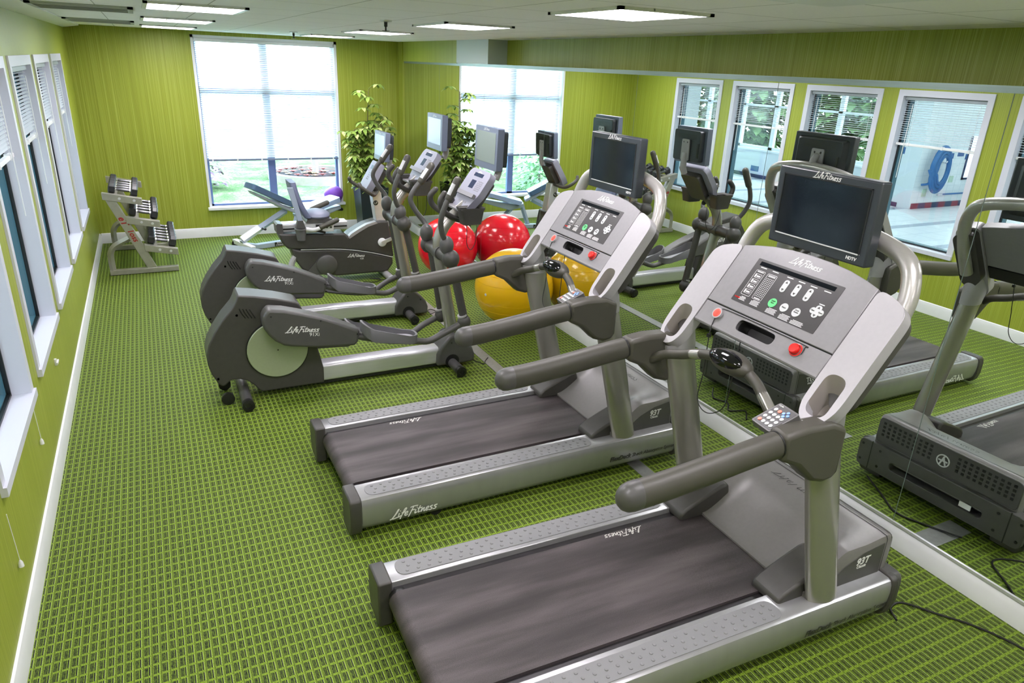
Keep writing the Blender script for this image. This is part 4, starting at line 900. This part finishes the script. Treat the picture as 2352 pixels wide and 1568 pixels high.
for i in range(9):
    f = i/8; x = 1.985-.115*f-.02*math.sin(f*PI); z = .7+.34*f; w = .2-.07*f**2
    rr.append([(x+p[0], .02+p[1], z) for p in rp([(-.03, -w), (.03, -w), (.03, w), (-.03, w)], .025, 3)])
ba = obj('backrest', br.loft(rr), SEATB, bk, ang=60)
obj('backrest_frame', B().prism([(1.805, 1.0), (1.86, 1.0), (1.93, .68), (1.885, .68)], -.17, -.13, 'y'), BLUEGREY, ba); obj('frame_bellows', B().prism([(1.88, .68), (1.93, .68), (1.955, .6), (1.86, .6)], -.175, -.12, 'y'), DARKS, ba)
ch = obj('cup_holder', B().lathe([(.04, -.1), (.05, -.02), (.052, 0), (.06, .004), (.06, .018), (.05, .018), (.046, 0), (.04, -.08), (.001, -.08)], (1.905, -.165, .585), n=22, cap=False), GREY3, bk)
for sgn in (-1, 1):
    y = .02+sgn*.21; z0 = .62 if sgn < 0 else .72
    g = obj('seat_handle', B().tube([(1.95, y, z0-.02), (2.02, y, z0-.035), (2.1, y, z0-.015), (2.18, y, z0+.02)], .02, 10), GTXT, bk); obj('handle_grip', B().tube([(2.1, y, z0-.012), (2.26, y, z0+.05)], .026, 12, dome=True), GRIP, g)
cg = obj('seat_carriage', B().box(1.95, 2.24, -.13, .13, .545, .64), WHITE, bk, .006)
b = B()
for x in (1.97, 2.0, 2.17, 2.21): b.lathe([(.009, -.13), (.009, -.134)], (x, 0, .59), (0, 1, 0), 10)
b.box(2.06, 2.12, -.16, -.13, .57, .625); b.obox((2.1, -.17, .56), (.09, .02, .02), (1, 0, -.3), (0, 1, 0)); obj('carriage_hardware', b, BLACK, cg)
col = obj('console_column', B().loft([[(x+k, y, z) for x, y in ((-.05, -.06), (.05, -.06), (.05, .06), (-.05, .06))] for k, z in ((2.755, .58), (2.71, .93))]), ALU, bk, .008)
b = B(); b.lathe([(.026, -.0), (.026, .001)], (2.7, -.0612, .8), (0, -1, 0), 22); obj('maker_emblem', b, BLACK, col); text('emblem_letters', 'LF', WTXT, col, (2.7, -.0634, .8), (1, 0, 0), (0, 0, 1), .034, .2)
d = V3(.5, 0, .86).normalized(); n = V3(-d.z, 0, d.x); o = V3(2.57, 0, .93); fr = lambda h=0: (o+n*h, CY, d, n)
cs = obj('console', B().plate(rp([(-.12, 0), (.12, 0), (.14, .1), (.12, .33), (-.12, .33), (-.14, .1)], .03), [], fr(), .07), CONS, bk, .012, 3)
obj('display_window', B().plate([(-.06, .24), (.06, .24), (.06, .28), (-.06, .28)], [], fr(.001), .002), NAVYW, cs)
b = B()
for i in range(4):
    for j in range(3): b.plate(ell(-.03+j*.03, .13+i*.022, .007, .007, 10), [], fr(.0015), .002)
obj('console_keys', b, GREY, cs)
obj('console_back', B().plate(rp([(-.09, .05), (.09, .05), (.09, .3), (-.09, .3)], .03), [], fr(-.07), .06), DARK, bk, .02, 3)
obj('handlebar', B().tube([(2.74, -.02, .93), (2.66, -.16, .9), (2.6, -.22, .93), (2.52, -.22, .985), (2.5, -.2, 1.02)], .019, 10, 6, dome=True), GRIP, bk); obj('handlebar', B().tube([(2.74, .02, .93), (2.66, .16, .9), (2.6, .22, .93), (2.52, .22, .985), (2.5, .2, 1.02)], .019, 10, 6, dome=True), GRIP, bk)
make_television(bk, 2.77, 1.225, 1.51, .19, .06, BEZELB, SCREENB)
# ------------------------------------------------------------------ weight bench
th = math.radians(19); bn = thing('weight_bench', 'adjustable weight bench with slate blue pads, raised at one end', 'weight bench', (1.63, 8.75, 0), th)
def pad(name, p0, p1, w0, w1, th_, m, parent):
    a, c = V3(p0[0], 0, p0[1]), V3(p1[0], 0, p1[1]); d = (c-a).normalized(); n = V3(-d.z, 0, d.x); n = n if n.z > 0 else -n
    Lg = (c-a).length; return obj(name, B().plate(rp([(-w0, 0), (w0, 0), (w1, Lg), (-w1, Lg)], .04), [], (a+n*th_, CY, d, n), th_), m, parent, .018, 3)
bp_ = pad('backrest_pad', (.0, .735), (.5, .47), .125, .135, .065, BLUEPAD, bn)
obj('pad_frame', B().prism([(.03, .7), (.06, .655), (.45, .43), (.56, .385), (.56, .43), (.47, .47)], -.09, .09, 'y'), BLUEGREY, bn, .01)
sp_ = pad('seat_pad', (.62, .34), (1.18, .475), .14, .125, .06, PADW, bn)
obj('seat_frame', B().prism([(.58, .37), (.6, .3), (.78, .26), (1.2, .37), (1.2, .42), (.66, .33)], -.07, .07, 'y'), BLUEGREY, bn, .01)
obj('seat_knob', B().tube([(1.2, 0, .36), (1.25, 0, .35)], .022, 10, dome=True), BLACK, bn)
fp = obj('front_post', B().tube([(-.12, 0, .135), (.46, 0, .42)], .042, 4, smooth=False), BLUEGREY, bn); obj('pull_pin', B().tube([(.12, -.05, .25), (.12, -.11, .25)], .016, 8, dome=True), BLACK, fp)
obj('post_sleeve', B().tube([(-.13, 0, .13), (.1, 0, .245)], .05, 4, smooth=False), WHITE, fp)
fr_ = obj('floor_frame', B().prism([(-.15, .13), (-.1, .1), (.05, .06), (.3, .06), (1.0, .05), (1.0, .0), (.02, .0), (-.13, .08)], -.04, .04, 'y'), BLUEGREY, bn, .006)
obj('frame_label', B().box(.26, .42, -.0415, -.0405, .008, .056), BLACK, fr_); text('frame_lettering', 'HAMMER\nSTRENGTH', WTXT, fr_, (.34, -.042, .033), (1, 0, 0), (0, 0, 1), .026)
obj('foot_bar', B().box(-.14, -.08, -.24, .24, .045, .1), WHITE, bn, .006); obj('foot_bar', B().box(.96, 1.02, -.3, .3, 0, .05), BLUEGREY, bn, .006)
b = B()
for s_ in (-1, 1): b.lathe([(.01, s_*.2), (.045, s_*.205), (.045, s_*.235), (.01, s_*.24)], (-.11, 0, .045), (0, 1, 0), 16)
obj('bench_wheel', b, BLACK, bn); obj('rear_leg', B().tube([(.72, 0, .3), (.98, 0, .04)], .032, 4, smooth=False), BLUEGREY, bn); obj('rear_brace', B().tube([(.6, 0, .33), (.5, 0, .05)], .032, 4, smooth=False), BLUEGREY, bn)
# ------------------------------------------------------------------ dumbbell rack
rk = thing('dumbbell_rack', 'silver grey three tier dumbbell rack in the corner by the side windows', 'dumbbell rack', (.14, 8.04, 0))
RX = .14; YN, YF = .03, 1.12
def shelf_z(k, x): return {0: (.19, .835), 1: (.36, .588), 2: (.495, .29)}[k][1]-.2*(x-{0: .19, 1: .36, 2: .495}[k])
for y in (YN, YF):
    sd = obj('side_frame', B().prism([(p[0]-RX, p[1]) for p in [(.195, .8), (.285, .8), (.58, .05), (.49, .05)]], y-.025, y+.025, 'y'), RACKM, rk, .004)
    obj('floor_rail', B().box(0, .645, y-.03, y+.03, .004, .056), RACKM, sd, .004)
    obj('rear_leg', B().tube([(.03, y, .055), (.028, y, .18), (.04, y, .25), (.09, y, .31), (.22, y, .375)], .03, 4, 5), RACKM, sd)
    for k, (x0, x1) in enumerate(((.182, .53), (.36, .665), (.49, .8))):
        q = obj('shelf_bracket', B().prism([(x0-RX, shelf_z(k, x0)+.014), (x1-RX, shelf_z(k, x1)+.014), (x1-RX, shelf_z(k, x1)-.055), (x0-RX, shelf_z(k, x0)-.055)], y-.034, y+.034, 'y'), RACKM, rk, .003)
        b = B()
        for x in (x0+.1*(x1-x0)/.35+.05, x1-.07): b.lathe([(.014, -.036), (.012, -.042), (.001, -.043)], (x-RX, y, shelf_z(k, x)-.02), (0, 1, 0), 12)
        obj('bracket_bolt', b, ALU, q)
    if y == YN:
        dd = V3(.295, 0, -.75).normalized()
        text('frame_lettering', 'eT', REDTXT, sd, (.33-RX, y-.0262, .565), dd, (dd.z*-1, 0, dd.x), .085, .3, bold=.002); text('frame_lettering', '1oss', REDTXT, sd, (.4-RX, y-.0262, .41), dd, (dd.z*-1, 0, dd.x), .075, .25, bold=.0015)
for k, (xa, xb) in enumerate(((.285, .455), (.45, .6), (.585, .735))):
    for x in (xa, xb):
        a = -.197
        b = B(); zc = shelf_z(k, x)
        b.obox((x-RX, (YN+YF)/2, zc-.012), (.05, YF-YN-.06, .008), (1, 0, -.2), (0, 1, 0)); b.obox((x-RX-.02, (YN+YF)/2, zc-.03), (.006, YF-YN-.06, .04), (1, 0, -.2), (0, 1, 0)); obj('shelf_rail', b, RACKM, rk)
STEELH = mat('satin chrome handle', (120, 120, 124), .3, .9); HEX = mat('black rubber weight', (44, 44, 48), .35, noise=.1, nscale=20); HEXL = mat('worn grey weight face', (120, 116, 122), .45)
def make_dumbbell(r, hw, gap, label, group):
    t = thing('dumbbell', label, 'dumbbell', (0, 0, 0), 0, group)
    obj('handle', B().lathe([(.013, -gap), (.016, -gap*.5), (.017, 0), (.016, gap*.5), (.013, gap)], (0, 0, 0), (1, 0, 0), 14), STEELH, t)
    for s in (-1, 1):
        pts = [(r*math.cos(PI/6+PI/3*i), r*math.sin(PI/6+PI/3*i)) for i in range(6)]
        b = B(); b.loft([[(s*(gap+x), p[0]*q, p[1]*q) for p in pts] for x, q in ((0, .8), (.012, 1), (hw-.012, 1), (hw, .8))]); h = obj('weight_head', b, HEX, t, .004)
        obj('head_collar', B().lathe([(.02, s*(gap-.012)), (.02, s*(gap+.002))], (0, 0, 0), (1, 0, 0), 14), CHROME, h)
    return t
SH = [(.37, [.13, .27, .41, .55, .72], (.056, .062, .07), 'top shelf'), (.525, [.16, .32, .47, .62, .8], (.062, .066, .068), 'middle shelf'), (.66, [.12, .26, .4, .54, .69, .85], (.064, .07, .066), 'bottom shelf')]
ORD = ['first from the front end', 'second from the front end', 'third from the front end', 'fourth from the front end', 'fifth from the front end', 'sixth from the front end']
for k, (x, ylist, (r, hw, gap), nm) in enumerate(SH):
    first = None
    for i, y in enumerate(ylist):
        lab = 'black hex dumbbell with chrome handle on the %s, %s' % (nm, ORD[i]); grp = 'dumbbells on the '+nm
        if first is None: o_ = first = make_dumbbell(r, hw, gap, lab, grp)
        else: o_ = copy_tree(first); o_['label'] = lab
        kk = {0: 0, 1: 1, 2: 2}[k]
        o_.location = (x, 8.04+y, shelf_z(kk, x)+r*.866+.004); o_.rotation_euler = (0, .197, 0)
        o_.scale = (1, 1, 1) if i < len(ylist)-1 else (1, 1.06, 1.06)
# ------------------------------------------------------------------ balls, plant
def mball(name, c, r, lab, m, extra=None):
    t = thing(name, lab, 'ball', (c[0], c[1], 0)); b = B(); b.ball((0, 0, r*.985), r, r, r*.985, 56, 36); obj('ball_skin', b, m, t)
    b = B()
    for a in (-.72, -.48, -.24, .0, .24, .48, .72):
        rr_ = r*math.cos(a)+.0008; b.loft([[(rr_*math.cos(q)*1.0, rr_*math.sin(q), r*.985+r*math.sin(a)*.985+dz) for q in [2*PI*i/56 for i in range(56)]] for dz in (-.002, .002)], cap=False)
    obj('ball_ribs', b, m, t, solid=False)
    obj('valve', B().lathe([(.012, 0), (.012, .002), (.004, .004)], (-r*.94, -r*.33, r*.985), (-1, -.35, 0), 12), GTXT, t)
    return t
mball('exercise_ball', (W-.3282, 6.995, 0), .325, 'shiny red exercise ball resting against the mirror', mat('glossy red vinyl', (240, 8, 40), .22, spec=.55, coat=.3))
yb = mball('exercise_ball', (W-.3532, 5.33, 0), .35, 'yellow exercise ball against the mirror behind the farther treadmill', mat('glossy yellow vinyl', (240, 186, 14), .25, spec=.5, coat=.25))
PUR = mat('purple rubber', (128, 70, 190), .45, noise=.12, nscale=10)
t = thing('squashed_ball', 'purple soft teardrop shaped ball on the sill of the end window', 'ball', (2.825, L-.005, BZ0+.014))
b = B(); rg = []
for i in range(17):
    a = PI*i/16; z = .107-.107*math.cos(a); rr_ = .107*math.sin(a)**.9
    rg.append([((-.04*max(0, math.sin(a))**3 if math.cos(q) < 0 else 0)*abs(math.cos(q))**2+rr_*math.cos(q), rr_*math.sin(q), z) for q in [2*PI*k/32 for k in range(32)]])
obj('ball_skin', b.loft(rg), PUR, t)
pl = thing('potted_plant', 'tall umbrella plant in a square black planter in the corner', 'potted plant', (3.17, 9.02, 0))
b = B(); b.loft([[(s1*k, s2*k, z) for s1, s2 in ((-1, -1), (1, -1), (1, 1), (-1, 1))] for k, z in ((.145, 0), (.185, .66), (.165, .66), (.16, .6))]); po = obj('planter', b, mat('black blue planter', (30, 44, 52), .35), pl); obj('soil', B().box(-.15, .15, -.15, .15, .58, .6), mat('dark soil', (60, 50, 40), .95), po)
rnd = random.Random(11); st = B(); lf = B(); lf2 = B()
stems = [[(0, 0, .58), (-.03, .02, 1.0), (-.02, -.02, 1.4), (.0, -.05, 1.84)], [(.05, .03, .58), (.06, 0, .95), (.1, -.04, 1.25), (.16, -.1, 1.5)], [(-.05, -.03, .58), (-.1, -.02, .9), (-.15, -.04, 1.2), (-.22, -.08, 1.36)], [(.02, -.05, .58), (.08, -.1, .8), (.1, -.12, 1.02)], [(-.04, .0, .58), (-.12, -.06, .8), (-.15, -.1, 1.05)]]
for s_ in stems:
    P = cr(s_, 8); st.tube(s_, [.012, .005], 7, 8)
    for i, p in enumerate(P):
        if p.z < .72: continue
        for rep in range(2 if p.z < 1.45 else 1):
            a = rnd.uniform(0, 2*PI); ln = rnd.uniform(.07, .15); d = Vector((math.cos(a), math.sin(a), rnd.uniform(.05, .5))).normalized(); q = p+d*ln
            st.tube([p, p+d*ln*.5+V3(0, 0, .01), q], .0025, 5, 3)
            for k in range(7):
                aa = 2*PI*k/7+a; dd = Vector((math.cos(aa), math.sin(aa), -.25+.3*rnd.random())); (lf if (i+k) % 4 else lf2).leaf(q, dd, rnd.uniform(.085, .13), .054, droop=.4)
for k in range(26):
    a = rnd.uniform(0, 2*PI); p = V3(.17*math.cos(a), .17*math.sin(a), .64+.06*rnd.random()); lf.leaf(p, (math.cos(a), math.sin(a), -.6*rnd.random()), .09, .05)
obj('stem', st, mat('green brown stem', (118, 112, 60), .7), pl); obj('foliage', lf, m_leaf('umbrella plant leaf', (72, 112, 40), (168, 194, 92)), pl, solid=False); obj('pale_foliage', lf2, m_leaf('variegated leaf', (176, 196, 110), (214, 224, 150)), pl, solid=False)
# ------------------------------------------------------------------ camera, daylight
cam = bpy.data.cameras.new('camera'); co = bpy.data.objects.new('camera', cam); COL.objects.link(co); SC.camera = co
PITCH, ROLL, YAW, F = .3744, .0431, .4764, 1607.76
fw = V3(math.sin(YAW)*math.cos(PITCH), math.cos(YAW)*math.cos(PITCH), -math.sin(PITCH)); rt = V3(math.cos(YAW), -math.sin(YAW), 0); upv = rt.cross(fw)
r2 = rt*math.cos(ROLL)+upv*math.sin(ROLL); u2 = upv*math.cos(ROLL)-rt*math.sin(ROLL)
co.matrix_world = Matrix(((r2.x, u2.x, -fw.x, CAMX), (r2.y, u2.y, -fw.y, 0), (r2.z, u2.z, -fw.z, CAMH), (0, 0, 0, 1)))
cam.sensor_width = 36; cam.sensor_fit = 'HORIZONTAL'; cam.lens = F/2352*36; cam.clip_start = .05; cam.clip_end = 200
w = bpy.data.worlds.new('overcast sky'); SC.world = w; w.use_nodes = True; bg = w.node_tree.nodes['Background']; bg.inputs[0].default_value = (.80, .90, 1.0, 1); bg.inputs[1].default_value = SKY_E
SC.view_settings.view_transform = 'Standard'; SC.view_settings.look = 'None'; SC.view_settings.exposure = EXPO; SC.view_settings.gamma = 1
cy = SC.cycles; cy.adaptive_threshold = .05; cy.max_bounces = 8; cy.diffuse_bounces = 3; cy.glossy_bounces = 5; cy.transparent_max_bounces = 12; cy.transmission_bounces = 4; cy.caustics_reflective = True; cy.caustics_refractive = False
cy.use_denoising = True; cy.sample_clamp_indirect = 8; cy.use_adaptive_sampling = True
